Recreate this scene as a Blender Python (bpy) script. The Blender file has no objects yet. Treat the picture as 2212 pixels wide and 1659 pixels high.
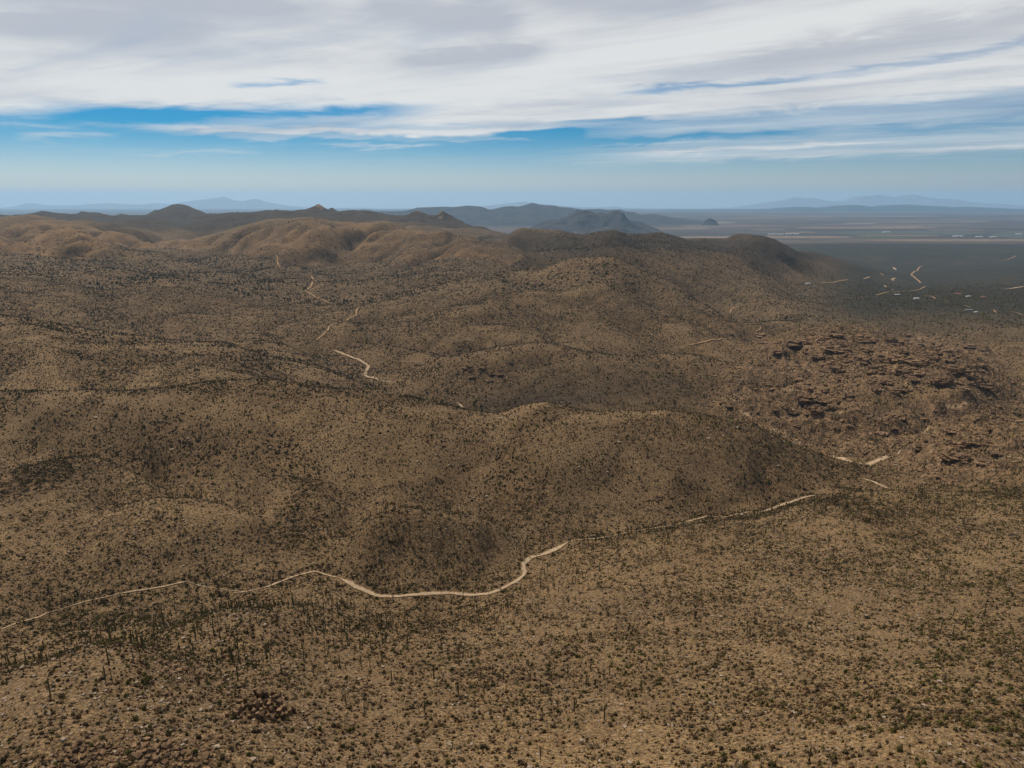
import bpy, math, random
import numpy as np
from mathutils import Vector
R = math.radians
rng = np.random.default_rng(7)
random.seed(7)
C = bpy.context.scene.collection
CAMZ = 700.0                      # height of the drone above the lowest part of the plain, roughly
VALLEY = 520.0                    # drop from the drone to the far plain
PITCH = R(14.58)
FO, CU, CV = 1536.0, 1106.0, 829.5   # survey units in which the photo's features were measured

# ------------------------------------------------------------------ camera
cam = bpy.data.cameras.new('camera')
cam.lens = 25.0; cam.sensor_width = 36.0
cam.clip_start = 0.5; cam.clip_end = 200000.0
camo = bpy.data.objects.new('camera', cam); C.objects.link(camo)
camo.location = (0, 0, CAMZ); camo.rotation_euler = (R(90) - PITCH, 0, 0)
S = bpy.context.scene
S.camera = camo
S.view_settings.view_transform = 'Standard'; S.view_settings.look = 'None'
S.view_settings.exposure = 0.0; S.view_settings.gamma = 1.0
S.cycles.max_bounces = 4; S.cycles.volume_bounces = 1

# ------------------------------------------------------------------ sun and sky
SUN_EL, SUN_AZ = 54.0, -34.0      # azimuth from the view direction, negative to the left
sd = bpy.data.lights.new('sun', 'SUN'); sd.energy = 5.0; sd.angle = R(0.6); sd.color = (1.0, 0.90, 0.74)
so = bpy.data.objects.new('sun', sd); C.objects.link(so)
dirv = Vector((math.sin(R(SUN_AZ)) * math.cos(R(SUN_EL)), math.cos(R(SUN_AZ)) * math.cos(R(SUN_EL)), math.sin(R(SUN_EL))))
so.rotation_euler = (-dirv).to_track_quat('-Z', 'Y').to_euler(); so.location = (0, 0, CAMZ + 300)


class NT:
    """small helper for writing node trees"""
    def __init__(s, tree): s.t = tree; s.n = tree.nodes; s.l = tree.links
    def new(s, ty, **kw):
        n = s.n.new(ty)
        for k, v in kw.items(): setattr(n, k, v)
        return n
    def put(s, sock, v):
        if hasattr(v, 'is_output') or isinstance(v, bpy.types.NodeSocket): s.l.new(v, sock)
        elif v is not None: sock.default_value = v
    def math(s, op, a, b=None, c=None, clamp=False):
        n = s.new('ShaderNodeMath', operation=op, use_clamp=clamp)
        for i, v in enumerate((a, b, c)):
            if v is not None: s.put(n.inputs[i], v)
        return n.outputs[0]
    def mix(s, fac, a, b, blend='MIX'):
        n = s.new('ShaderNodeMix', data_type='RGBA', blend_type=blend)
        s.put(n.inputs[0], fac); s.put(n.inputs[6], a); s.put(n.inputs[7], b)
        return n.outputs[2]
    def ramp(s, v, a, b, lo=0.0, hi=1.0, interp='SMOOTHSTEP'):
        n = s.new('ShaderNodeMapRange', interpolation_type=interp)
        s.put(n.inputs[0], v)
        for i, x in zip((1, 2, 3, 4), (a, b, lo, hi)): s.put(n.inputs[i], x)
        return n.outputs[0]
    def noise(s, vec, scale, detail=3.0, rough=0.5, dist=0.0, dim='3D'):
        n = s.new('ShaderNodeTexNoise', noise_dimensions=dim)
        s.put(n.inputs['Vector'], vec); s.put(n.inputs['Scale'], scale)
        n.inputs['Detail'].default_value = detail; n.inputs['Roughness'].default_value = rough; n.inputs['Distortion'].default_value = dist
        return n.outputs['Fac']
    def attr(s, name):
        return s.new('ShaderNodeAttribute', attribute_name=name).outputs['Fac']


def col(r, g, b): return (r, g, b, 1.0)


def build_world():
    w = bpy.data.worlds.new('World'); S.world = w; w.use_nodes = True
    t = NT(w.node_tree); t.n.clear()
    out = t.new('ShaderNodeOutputWorld'); bg = t.new('ShaderNodeBackground')
    bg.inputs[1].default_value = 0.085
    tc = t.new('ShaderNodeTexCoord')
    sep = t.new('ShaderNodeSeparateXYZ'); t.l.new(tc.outputs['Generated'], sep.inputs[0])
    x, y, z = sep.outputs
    zc = t.math('MAXIMUM', z, 0.012)
    com = t.new('ShaderNodeCombineXYZ')
    for i, v in enumerate((x, y, zc)): t.put(com.inputs[i], v)
    nrm = t.new('ShaderNodeVectorMath', operation='NORMALIZE'); t.l.new(com.outputs[0], nrm.inputs[0])
    sky = t.new('ShaderNodeTexSky', sky_type='NISHITA')
    sky.sun_disc = False; sky.sun_elevation = R(SUN_EL); sky.sun_rotation = R(SUN_AZ)
    sky.altitude = 900; sky.air_density = 1.0; sky.dust_density = 1.2; sky.ozone_density = 2.0
    t.l.new(nrm.outputs[0], sky.inputs[0])
    # azimuth (radians to the right of the view) and elevation of the sky direction
    az = t.math('ARCTAN2', x, y)
    hyp = t.math('SQRT', t.math('ADD', t.math('MULTIPLY', x, x), t.math('MULTIPLY', y, y)))
    el = t.math('ARCTAN2', z, hyp)
    # a flat high cloud sheet: direction projected on a level plane, turned so streaks run along U
    pxn = t.math('DIVIDE', x, zc); pyn = t.math('DIVIDE', y, zc)
    a = R(52)
    ca, sa = math.sin(a), math.cos(a)       # streak direction points to azimuth -52 degrees
    U = t.math('ADD', t.math('MULTIPLY', pxn, -ca), t.math('MULTIPLY', pyn, sa))
    V = t.math('ADD', t.math('MULTIPLY', pxn, sa), t.math('MULTIPLY', pyn, ca))
    cp = t.new('ShaderNodeCombineXYZ'); t.put(cp.inputs[0], t.math('MULTIPLY', U, 0.40)); t.put(cp.inputs[1], V)
    n1 = t.noise(cp.outputs[0], 0.55, 5.0, 0.55, 0.6)
    cp2 = t.new('ShaderNodeCombineXYZ'); t.put(cp2.inputs[0], t.math('MULTIPLY', U, 0.26)); t.put(cp2.inputs[1], V); cp2.inputs[2].default_value = 4.3
    n2 = t.noise(cp2.outputs[0], 1.5, 6.0, 0.6, 0.8)
    ca3 = t.new('ShaderNodeCombineXYZ'); t.put(ca3.inputs[0], t.math('MULTIPLY', az, 3.0)); t.put(ca3.inputs[1], t.math('MULTIPLY', el, 22.0))
    n3 = t.noise(ca3.outputs[0], 1.0, 5.0, 0.6, 0.8)
    ca4 = t.new('ShaderNodeCombineXYZ'); t.put(ca4.inputs[0], t.math('MULTIPLY', az, 9.0)); t.put(ca4.inputs[1], t.math('MULTIPLY', el, 60.0)); ca4.inputs[2].default_value = 2.0
    n4 = t.noise(ca4.outputs[0], 1.0, 5.0, 0.6, 1.0)
    # elevation in degrees, wobbled by noise, so that openings get feathered edges
    eld = t.math('MULTIPLY', el, 57.29578)
    azd = t.math('MULTIPLY', az, 57.29578)
    wob = t.math('ADD', t.math('MULTIPLY', t.math('SUBTRACT', n3, 0.5), 1.3), t.math('MULTIPLY', t.math('SUBTRACT', n4, 0.5), 1.3))
    elw = t.math('ADD', eld, wob)

    def streak(a0, e0, a1, e1, width, amp, soft=0.35):
        """a soft bar from (a0,e0) to (a1,e1) degrees, this many degrees thick"""
        slope = (e1 - e0) / (a1 - a0); mid, half = (a0 + a1) / 2, abs(a1 - a0) / 2
        d = t.math('SUBTRACT', elw, t.math('MULTIPLY_ADD', azd, slope, e0 - slope * a0))
        d = t.math('DIVIDE', d, width)
        g = t.math('EXPONENT', t.math('MULTIPLY', t.math('MULTIPLY', d, d), -1.0))
        l = t.math('ABSOLUTE', t.math('SUBTRACT', azd, mid))
        e = t.ramp(l, half * (1 - soft), half * (1 + soft), 1.0, 0.0)
        return t.math('MULTIPLY', t.math('MULTIPLY', g, e), amp)

    # how much cloud: none under the sheet's edge, a full sheet above it
    edge = t.math('MULTIPLY_ADD', t.math('MAXIMUM', azd, 3.0), 0.040, 4.95)
    lo = t.math('SUBTRACT', edge, 0.55); hi = t.math('ADD', edge, 0.85)
    cov = t.ramp(elw, 0.0, 1.0, 0.0, 1.0)
    n = t.n[-1]; t.put(n.inputs[1], lo); t.put(n.inputs[2], hi)
    veil = t.math('MULTIPLY', t.ramp(azd, 1.0, 13.0, 0.0, 0.50), t.ramp(elw, 2.3, 3.3))
    cov = t.math('MAXIMUM', cov, veil)
    streaks = STREAKS
    for st in streaks:
        cov = t.math('ADD', cov, streak(*st))
    cov = t.math('ADD', cov, t.math('MULTIPLY', t.math('SUBTRACT', n1, 0.5), 0.35))
    cov = t.math('ADD', cov, t.math('MULTIPLY', t.math('SUBTRACT', n2, 0.5), 0.35), clamp=True)
    cov = t.math('MULTIPLY', cov, t.ramp(eld, 1.4, 3.2, 0.0, 0.97))
    cov = t.math('MULTIPLY', cov, t.ramp(eld, 20.0, 36.0, 0.97, 0.12))
    # brightness of the sheet: thin parts grey, thick parts white
    shade = t.math('ADD', t.math('MULTIPLY', n1, 0.75), t.math('MULTIPLY', n2, 0.33))
    shade = t.math('ADD', shade, t.math('ADD', t.math('MULTIPLY', t.math('SUBTRACT', n4, 0.5), 0.30), t.math('MULTIPLY', t.math('SUBTRACT', n3, 0.5), 0.30)))
    for st in GREYS:
        shade = t.math('ADD', shade, streak(*st))
    cl = t.mix(t.ramp(shade, 0.26, 0.72), CLOUD_DARK, CLOUD_LIGHT)
    tint = t.mix(t.ramp(eld, 0.5, 5.6), SKY_LOW, SKY_HIGH)
    skyc = t.mix(1.0, sky.outputs[0], tint, 'MULTIPLY')
    fin = t.mix(cov, skyc, cl)
    t.l.new(fin, bg.inputs[0]); t.l.new(bg.outputs[0], out.inputs[0])


# streaks: azimuth and elevation in degrees at both ends, half thickness, amount (negative opens the sheet)
STREAKS = [
    (-31, 5.35, -7.5, 6.4, 0.50, -1.0), (-20, 7.9, -14, 8.3, 0.22, -0.55), (9, 7.7, 21, 8.2, 0.22, -0.62), (22, 8.4, 40, 9.7, 0.20, -0.38),
    (-24, 4.55, 1, 5.0, 0.32, 0.95), (-14, 3.75, -6, 3.95, 0.12, 0.45), (-33, 3.9, -28, 4.1, 0.12, 0.4), (-30, 4.9, -22, 4.7, 0.22, 0.35),
    (-1, 4.75, 5, 4.85, 0.22, -0.7), (3, 4.15, 22, 4.45, 0.24, -0.45), (24, 4.6, 38, 4.5, 0.35, -0.3), (4, 5.6, 12, 5.7, 0.2, -0.35),
    (-27, 3.1, -19, 3.35, 0.10, 0.28), (-21, 4.15, -10, 4.3, 0.14, 0.35), (-8, 4.3, 2, 4.45, 0.12, 0.3), (-36, 4.5, -30, 4.6, 0.18, 0.3),
    (10, 3.35, 26, 3.75, 0.15, 0.40), (6, 2.75, 38, 3.1, 0.20, 0.35),
]
GREYS = [
    (-36, 12.5, -15, 13.0, 0.8, -0.35), (-36, 10.3, -22, 11.0, 0.7, -0.30), (-10, 13.2, 0, 12.4, 0.8, -0.30),
    (-8, 9.8, 2, 10.6, 0.6, -0.35), (2, 14.0, 14, 13.2, 0.7, -0.25), (16, 9.2, 40, 11.2, 0.8, -0.25),
    (0, 9.4, 38, 13.6, 1.0, 0.18), (-30, 7.4, 10, 8.4, 0.8, 0.15),
]
CLOUD_LIGHT = col(9.4, 9.4, 9.2)
CLOUD_DARK = col(6.3, 6.45, 6.9)
SKY_LOW = col(0.86, 0.93, 1.06)
SKY_HIGH = col(0.05, 0.50, 0.82)
build_world()

# ------------------------------------------------------------------ survey of the land
def Tof(v):      # drop per metre forward along the line of sight through survey row v
    return np.tan(PITCH + np.arctan((np.asarray(v, float) - CV) / FO))


def Sof(u, v):   # metres sideways per metre forward
    u = np.asarray(u, float); v = np.asarray(v, float)
    return (u - CU) / (FO * math.cos(PITCH) - (v - CV) * math.sin(PITCH))


def VofT(T): return CV + FO * np.tan(np.arctan(T) - PITCH)
def UofS(s, v): return CU + s * (FO * math.cos(PITCH) - (v - CV) * math.sin(PITCH))


def plain_drop(Y): return VALLEY + np.asarray(Y, float) ** 2 / 12.74e6      # the plain falls away with the earth's curve


def plain_dist(T):
    """how far the plain is along a line of sight that drops T per metre"""
    a = 1 / 12.74e6; return (T - math.sqrt(max(T * T - 4 * a * VALLEY, 0))) / (2 * a)


PTS = []         # (s, lnY, T)
def H(pts, step=20.0):
    """feature line: (u, v, metres below the drone)"""
    pts = np.array(pts, float)
    out = [pts[0]]
    for a, b in zip(pts[:-1], pts[1:]):
        k = max(1, int(np.hypot(*(b - a)[:2]) / step))
        out += [a + (b - a) * i / k for i in range(1, k + 1)]
    out = np.array(out); T = Tof(out[:, 1]); Y = out[:, 2] / T
    PTS.append(np.c_[Sof(out[:, 0], out[:, 1]), np.log(Y), T]); return out, Y


def P(*pts):
    p = np.array(pts, float); T = Tof(p[:, 1]); Y = p[:, 2] / T
    PTS.append(np.c_[Sof(p[:, 0], p[:, 1]), np.log(Y), T])


def D(pts, step=20.0):
    """feature line: (u, v, metres forward)"""
    pts = np.array(pts, float); h = pts[:, 2] * Tof(pts[:, 1])
    out = [pts[0]]
    for a, b in zip(pts[:-1], pts[1:]):
        k = max(1, int(np.hypot(*(b - a)[:2]) / step))
        out += [a + (b - a) * i / k for i in range(1, k + 1)]
    out = np.array(out); T = Tof(out[:, 1])
    PTS.append(np.c_[Sof(out[:, 0], out[:, 1]), np.log(out[:, 2]), T]); return out, out[:, 2]


def back(line, k, dv):
    """land just behind a crest: k times as far, dv survey units under the line of sight"""
    out, Y = line
    T = Tof(out[:, 1] + dv); PTS.append(np.c_[Sof(out[:, 0], out[:, 1]), np.log(Y * k), T])


# foreground
P((-900, 2300, 105), (0, 2300, 110), (600, 2300, 112), (1100, 2300, 112), (1700, 2300, 108), (2212, 2300, 103), (3200, 2300, 100))
P((0, 1659, 133), (300, 1659, 134), (700, 1659, 145), (1100, 1659, 150), (1600, 1659, 142), (2212, 1659, 132))
P((0, 1520, 142), (250, 1500, 142), (560, 1500, 160), (900, 1500, 180), (1300, 1500, 178), (1700, 1500, 168), (2212, 1500, 156))
LH = H([(-60, 1446, 158), (67, 1439, 158), (140, 1413, 160), (200, 1393, 163), (283, 1389, 168)]); back(LH, 1.12, 9)
P((380, 1400, 179))
P((0, 1395, 206), (120, 1370, 207), (220, 1350, 208), (300, 1345, 205))
HU = H([(400, 1349, 192), (467, 1326, 191), (500, 1319, 191), (567, 1319, 193), (617, 1306, 202)]); back(HU, 1.10, 8)
P((480, 1400, 186), (560, 1420, 184), (430, 1450, 176), (650, 1400, 192))
P((1100, 1400, 202), (900, 1400, 202), (750, 1400, 198), (1300, 1400, 196), (1700, 1400, 187), (2100, 1400, 174))
P((900, 1320, 230), (760, 1320, 226), (1100, 1315, 226), (1300, 1300, 216), (1700, 1300, 207), (2100, 1300, 195))
P((1300, 1210, 238), (1500, 1200, 231), (1700, 1200, 226), (2000, 1200, 216), (2212, 1200, 208))
FC = H([(1250, 1182, 247), (1330, 1165, 250), (1500, 1134, 248), (1640, 1119, 246), (1740, 1089, 243), (1860, 1066, 240), (1960, 1060, 240), (2080, 1072, 233), (2212, 1085, 225), (2400, 1095, 215)])
WASH1 = [(97, 1326, 225), (140, 1313, 226), (200, 1296, 227), (277, 1279, 228), (333, 1271, 229), (407, 1256, 230), (450, 1270, 232), (533, 1279, 234), (567, 1271, 235), (633, 1246, 236), (683, 1234, 237), (733, 1249, 238), (777, 1271, 239), (814, 1288, 240), (870, 1288, 241), (920, 1283, 242), (964, 1281, 243), (1020, 1286, 244), (1054, 1283, 244), (1087, 1271, 245), (1120, 1253, 246), (1134, 1239, 247), (1130, 1219, 248), (1147, 1204, 249), (1174, 1198, 250), (1230, 1171, 252), (1257, 1166, 253), (1287, 1164, 254), (1320, 1159, 256), (1400, 1143, 259), (1480, 1129, 262), (1530, 1115, 264), (1640, 1107, 267), (1690, 1090, 269), (1730, 1077, 270), (1762, 1070, 271)]
H(WASH1)
WASHG = [(1857, 1030, 275), (1846, 1012, 276), (1862, 1000, 278), (1895, 996, 280), (1915, 985, 281), (1945, 974, 283)]
H(WASHG)
H([(1891, 1042, 273), (1924, 1057, 271)])
# knob in the bend of the wash, and the long face behind
KN = H([(760, 1155, 229), (800, 1120, 216), (870, 1103, 210), (950, 1111, 213), (1030, 1121, 222), (1080, 1138, 234)]); back(KN, 1.09, 7)
P((870, 1200, 230), (960, 1200, 231), (1060, 1200, 240))
H([(683, 1212, 236), (655, 1160, 234), (625, 1115, 230)])
P((720, 1110, 237), (870, 1050, 233), (900, 1000, 224), (900, 930, 213), (1200, 1000, 225), (1200, 930, 212), (1450, 1050, 246), (1450, 960, 229), (1600, 1050, 257), (1650, 1000, 250), (620, 1000, 221), (620, 900, 203), (520, 1000, 217), (1100, 1080, 242), (1300, 1090, 250), (1350, 1020, 238))
S2 = H([(230, 1100, 214), (300, 1083, 211), (350, 1077, 211), (417, 1077, 212), (483, 1090, 217), (533, 1105, 221)]); back(S2, 1.05, 5)
P((590, 1140, 231))
S1 = H([(60, 1005, 207), (93, 997, 206), (167, 985, 206), (217, 990, 209), (283, 1017, 217), (333, 1045, 225)]); back(S1, 1.05, 4)
P((100, 1250, 217), (250, 1200, 216), (400, 1180, 218), (500, 1190, 226), (0, 1200, 210), (60, 1100, 208), (330, 960, 213), (120, 900, 193), (400, 900, 197))
# main middle ridge
B1 = H([(-60, 846, 187), (0, 845, 187), (117, 846, 187), (283, 845, 189), (383, 835, 187), (433, 826, 185), (500, 822, 184), (567, 820, 184), (600, 825, 186), (683, 837, 191), (737, 841, 193)]); back(B1, 1.10, 4)
B2 = H([(804, 842, 195), (854, 852, 200), (937, 870, 207), (997, 884, 212), (1054, 895, 215), (1087, 892, 213), (1120, 880, 206), (1164, 874, 202), (1197, 874, 202), (1237, 887, 208), (1270, 894, 212), (1320, 895, 213), (1370, 892, 212), (1437, 892, 214), (1474, 894, 217), (1567, 907, 225), (1624, 920, 233), (1674, 947, 244), (1707, 964, 252), (1757, 984, 264)]); k_ = (B2[0][:, 0] < 1560); back((B2[0][k_], B2[1][k_]), 1.20, 26); back((B2[0][~k_], B2[1][~k_]), 1.13, 8)
WASH2 = [(683, 738, 285), (720, 755, 288), (740, 764, 290), (780, 780, 294), (797, 790, 296), (787, 810, 298), (820, 822, 299), (850, 826, 300), (920, 850, 303), (987, 870, 305), (1003, 882, 306)]
H(WASH2)
# slopes across the second valley
P((1000, 845, 297), (1100, 800, 276), (1200, 850, 292), (1300, 850, 286), (1300, 800, 271), (1450, 850, 286), (1450, 800, 273), (1600, 850, 283), (1600, 780, 283), (900, 800, 289), (950, 780, 276), (1150, 875, 300))
CC = H([(1000, 768, 272), (1037, 760, 264), (1087, 752, 258), (1137, 744, 255), (1187, 742, 255), (1220, 750, 259), (1270, 760, 262), (1354, 769, 265), (1437, 765, 269), (1500, 765, 280)]); back(CC, 1.12, 8)
P((250, 800, 207), (450, 800, 214), (600, 790, 237), (690, 790, 264), (100, 770, 192), (300, 765, 210))
DD = H([(-60, 676, 180), (0, 680, 181), (75, 688, 184), (150, 703, 192), (250, 720, 204), (400, 735, 223), (480, 738, 232)]); back(DD, 1.2, 12)
H([(560, 735, 250), (620, 738, 268)])
P((0, 640, 205), (150, 655, 227), (300, 680, 246), (400, 690, 254), (550, 690, 268), (100, 600, 207), (300, 600, 224), (450, 605, 240), (550, 562, 240), (0, 562, 188), (200, 557, 202), (350, 567, 226))
P((850, 640, 255), (1000, 640, 246), (1000, 700, 262), (850, 705, 272), (1100, 680, 256), (1200, 640, 241), (1100, 612, 217), (1300, 680, 272), (1400, 700, 288), (1500, 730, 300), (900, 600, 236), (1000, 590, 226), (760, 700, 272), (640, 680, 264))
TRAIL1 = [(593, 549, 234), (603, 558, 239), (597, 564, 242), (605, 577, 249), (640, 586, 251), (672, 595, 252), (684, 609, 254), (673, 618, 256), (659, 629, 259), (678, 640, 260), (710, 654, 262), (745, 660, 263), (774, 665, 265), (769, 675, 267), (770, 682, 268), (752, 689, 270), (733, 697, 272), (710, 705, 275), (708, 715, 278), (695, 726, 281), (683, 736, 284)]
H(TRAIL1)
# low dark hill and golden hill
P((750, 548, 234), (850, 555, 236), (950, 562, 237), (1050, 562, 226), (700, 548, 234), (650, 550, 235))
GC = D([(410, 519, 3950), (450, 510, 4000), (500, 495, 4050), (553, 483, 4100), (585, 474, 4050), (623, 473, 4000), (658, 469, 3950), (683, 470, 3950), (703, 475, 3950), (728, 482, 3900), (743, 480, 3900), (790, 485, 3850), (818, 479, 3850), (850, 479, 3850), (868, 485, 3800), (878, 494, 3750), (965, 505, 3650), (1003, 507, 3550), (1048, 519, 3350), (1100, 530, 3050)]); back(GC, 1.17, 14)
P((700, 515, 172), (600, 520, 185), (780, 520, 190), (880, 530, 190), (980, 535, 190), (500, 535, 215))
# dark hill right of centre
FF = H([(1180, 580, 205), (1206, 568, 195), (1231, 560, 180), (1268, 557, 172), (1306, 555, 168), (1326, 555, 169), (1346, 563, 179), (1368, 578, 196), (1393, 590, 211), (1418, 598, 223), (1456, 613, 243), (1481, 628, 259), (1506, 648, 279), (1543, 668, 299), (1590, 700, 314)]); back(FF, 1.16, 16)
P((1300, 600, 206), (1300, 640, 240), (1420, 650, 264), (1100, 552, 205), (1200, 548, 212), (1400, 565, 232), (1500, 582, 268), (1600, 605, 318), (1650, 645, 342), (1700, 690, 335), (1640, 700, 322))
P((1900, 650, 387), (2100, 650, 392), (2212, 605, 432), (1900, 605, 427), (1700, 585, 330), (2000, 700, 366), (2200, 750, 342), (2212, 810, 326), (2190, 862, 310), (2350, 700, 370), (2350, 600, 440))
GG = D([(1106, 503, 3750), (1124, 499, 3700), (1168, 505, 3650), (1224, 501, 3600), (1268, 510, 3550), (1278, 513, 3550), (1286, 505, 3500), (1326, 497, 3500), (1351, 503, 3550), (1399, 505, 3600), (1426, 502, 3600), (1456, 508, 3700), (1496, 518, 3800), (1521, 513, 3850), (1564, 522, 3900), (1589, 504, 4050), (1599, 503, 4100), (1618, 504, 4100), (1640, 509, 4100), (1659, 518, 4100), (1691, 532, 4150), (1714, 540, 4200), (1771, 547, 4350), (1834, 568, 4400)], 16); back(GG, 1.22, 16)
P((1300, 530, 176), (1200, 528, 200), (1500, 550, 236), (1700, 562, 288), (1600, 540, 222), (1400, 535, 205))
# left: golden mountain, dark hills, far crest
LG = D([(-60, 468, 4200), (0, 470, 4200), (37, 468, 4200), (62, 464, 4300), (110, 468, 4300), (140, 476, 4200), (190, 477, 4300)]); back(LG, 1.12, 7)
D([(215, 491, 4100), (270, 520, 3700), (330, 540, 3400)])
P((0, 530, 175), (60, 522, 172), (130, 522, 176), (180, 500, 138), (60, 495, 146), (300, 522, 205), (400, 531, 224), (250, 533, 218))
DH = D([(225, 484, 5200), (275, 474, 5300), (325, 476, 5300), (362, 479, 5300), (388, 483, 5300), (425, 480, 5400), (450, 472, 5800)]); back(DH, 1.12, 8)
XC = D([(-60, 466, 7800), (0, 468, 7800), (32, 470, 7800), (75, 462, 7600), (90, 457, 7700), (110, 463, 7800), (125, 464, 7800), (145, 469, 7800), (165, 467, 7800), (175, 459, 7800), (215, 462, 7800), (245, 470, 7800), (262, 464, 7800), (300, 472, 7900), (322, 464, 8200), (337, 456, 8200), (345, 456, 8200), (357, 451, 8200), (375, 444, 8200), (400, 444, 8200), (425, 455, 8000), (455, 467, 7800), (475, 465, 7400), (525, 462, 7200), (553, 463, 7000), (575, 458, 6900), (615, 459, 6900), (645, 463, 6900), (673, 451, 6800), (681, 446, 6800), (688, 445, 6800), (698, 450, 6800), (708, 457, 6800), (715, 453, 6800), (718, 460, 6700), (738, 459, 6700), (770, 458, 6600), (785, 459, 6600), (815, 462, 6500), (838, 467, 6400), (860, 470, 6400), (875, 473, 6300), (890, 464, 6200), (900, 460, 6200), (923, 466, 6200), (943, 468, 6100), (951, 461, 6100), (958, 462, 6050), (963, 472, 6000), (975, 473, 6000), (998, 483, 5900), (1025, 492, 5700), (1043, 492, 5600), (1068, 500, 5400), (1106, 506, 5000)], 12); back(XC, 1.16, 22)
P((600, 475, 205), (750, 474, 190), (900, 482, 225), (500, 478, 230))
# rocky hill at the right, its gorge, and the shoulder in front
RH = H([(1640, 738, 302), (1740, 706, 292), (1830, 702, 292), (1870, 715, 295), (1930, 742, 291), (1990, 762, 286), (2024, 760, 282), (2057, 770, 284), (2107, 777, 288), (2141, 794, 295)]); back(RH, 1.12, 12)
P((2190, 850, 306))
P((1700, 800, 290), (1800, 800, 284), (1900, 800, 272), (2000, 820, 268), (2050, 850, 274), (1900, 870, 281), (1800, 880, 286), (1750, 930, 300), (1960, 940, 292))
WASHR = [(2150, 905, 302), (2180, 900, 303), (2197, 897, 304), (2225, 905, 304)]
H(WASHR)
RI = H([(2007, 930, 260), (2057, 912, 249), (2124, 910, 241), (2212, 920, 233), (2350, 925, 225)]); back(RI, 1.13, 18)
P((2050, 980, 251), (2150, 1000, 241), (1980, 1020, 266), (2212, 1035, 233), (2060, 1040, 252))
# plain, and the sides outside the view
for Yp in (6500, 9000, 13000, 20000, 32000, 50000, 94000):
    for s_ in np.linspace(-1.5, 1.5, 13):
        if Yp > 10000 or s_ > 0.42:
            PTS.append(np.array([[s_, math.log(Yp), plain_drop(Yp) / Yp]]))
for s_ in (0.20, 0.27, 0.33, 0.39, 0.45):
    for Yp, h in ((5700, 490), (6600, 517), (7600, 521)): PTS.append(np.array([[s_, math.log(Yp), h / Yp]]))
for s_ in (-1.5, -1.1, 1.1, 1.5):
    for Yp, h in ((60, 112), (150, 150), (300, 195), (600, 225), (1000, 240), (1700, 255), (2700, 260 if s_ < 0 else 390), (4500, 230 if s_ < 0 else 500)):
        PTS.append(np.array([[s_, math.log(Yp), h / Yp]]))
PTS = np.concatenate(PTS)
L0 = np.array([math.log(v) for v in (40, 150, 300, 600, 1200, 2500, 5000, 9000, 20000, 40000, 60000, 94000)])
H0 = np.array([110., 145, 195, 220, 260, 260, 300] + [float(plain_drop(q)) for q in (9000, 20000, 40000, 60000, 94000)])
KB = 2.2                                          # stretch of the depth axis for the fit


LAM = 2.5e-4


def tps(d2): return 0.5 * d2 * np.log(d2 + 1e-9)


def fit(pts):
    A = np.c_[pts[:, 0], pts[:, 1] / KB]
    key = np.round(A / 0.004).astype(int); _, i = np.unique(key, axis=0, return_index=True)
    A, pts = A[i], pts[i]
    Y = np.exp(pts[:, 1]); val = pts[:, 2] - np.interp(pts[:, 1], L0, H0) / Y
    sc = np.exp(-pts[:, 1]) * 60 + 0.02
    d = np.sqrt(((A[:, None] - A[None]) ** 2).sum(-1))
    K = tps(d ** 2)
    n = len(A); Q = np.c_[np.ones(n), A]
    M = np.zeros((n + 3, n + 3)); M[:n, :n] = K + np.diag(LAM * np.clip((250 / Y) ** 2, 2e-4, 1)); M[:n, n:] = Q; M[n:, :n] = Q.T
    w = np.linalg.solve(M, np.r_[val, 0, 0, 0])
    return A, w


FA, FW = fit(PTS)


def Teval(s, ln):
    """smooth drop-per-metre surface fitted to the survey"""
    s = s.ravel(); ln = ln.ravel(); out = np.empty(len(s))
    n = len(FA)
    for k in range(0, len(s), 8000):
        a = np.c_[s[k:k + 8000], ln[k:k + 8000] / KB]
        d = ((a[:, None, :] - FA[None]) ** 2).sum(-1)
        out[k:k + 8000] = tps(d) @ FW[:n] + FW[n] + a @ FW[n + 1:]
    return out + np.interp(ln, L0, H0) / np.exp(ln)


def sm(x, a, b):
    t = np.clip((x - a) / (b - a), 0, 1); return t * t * (3 - 2 * t)


# ------------------------------------------------------------------ numpy noise
_perm = rng.permutation(4096); _ga = rng.uniform(0, 2 * np.pi, 4096)
_gx, _gy = np.cos(_ga).astype(np.float32), np.sin(_ga).astype(np.float32)


def gnoise(x, y, seed=0):
    xi = np.floor(x).astype(np.int64); yi = np.floor(y).astype(np.int64)
    fx = (x - xi).astype(np.float32); fy = (y - yi).astype(np.float32)
    u = fx * fx * fx * (fx * (fx * 6 - 15) + 10); v = fy * fy * fy * (fy * (fy * 6 - 15) + 10)
    def g(ix, iy, dx, dy):
        h = _perm[(_perm[(ix + seed * 131) & 4095] + iy) & 4095]
        return _gx[h] * dx + _gy[h] * dy
    a = g(xi, yi, fx, fy); b = g(xi + 1, yi, fx - 1, fy); c = g(xi, yi + 1, fx, fy - 1); d = g(xi + 1, yi + 1, fx - 1, fy - 1)
    return ((a + (b - a) * u) * (1 - v) + (c + (d - c) * u) * v) * 1.45


def fbm(x, y, wl, oct=4, seed=0, ridged=False):
    r = np.zeros(np.shape(x), np.float32); amp = 1.0; tot = 0
    for i in range(oct):
        n = gnoise(x / wl, y / wl, seed + i)
        if ridged: n = 1 - 2 * np.abs(n)
        r += amp * n; tot += amp; amp *= 0.5; wl *= 0.5
    return r / tot


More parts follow.
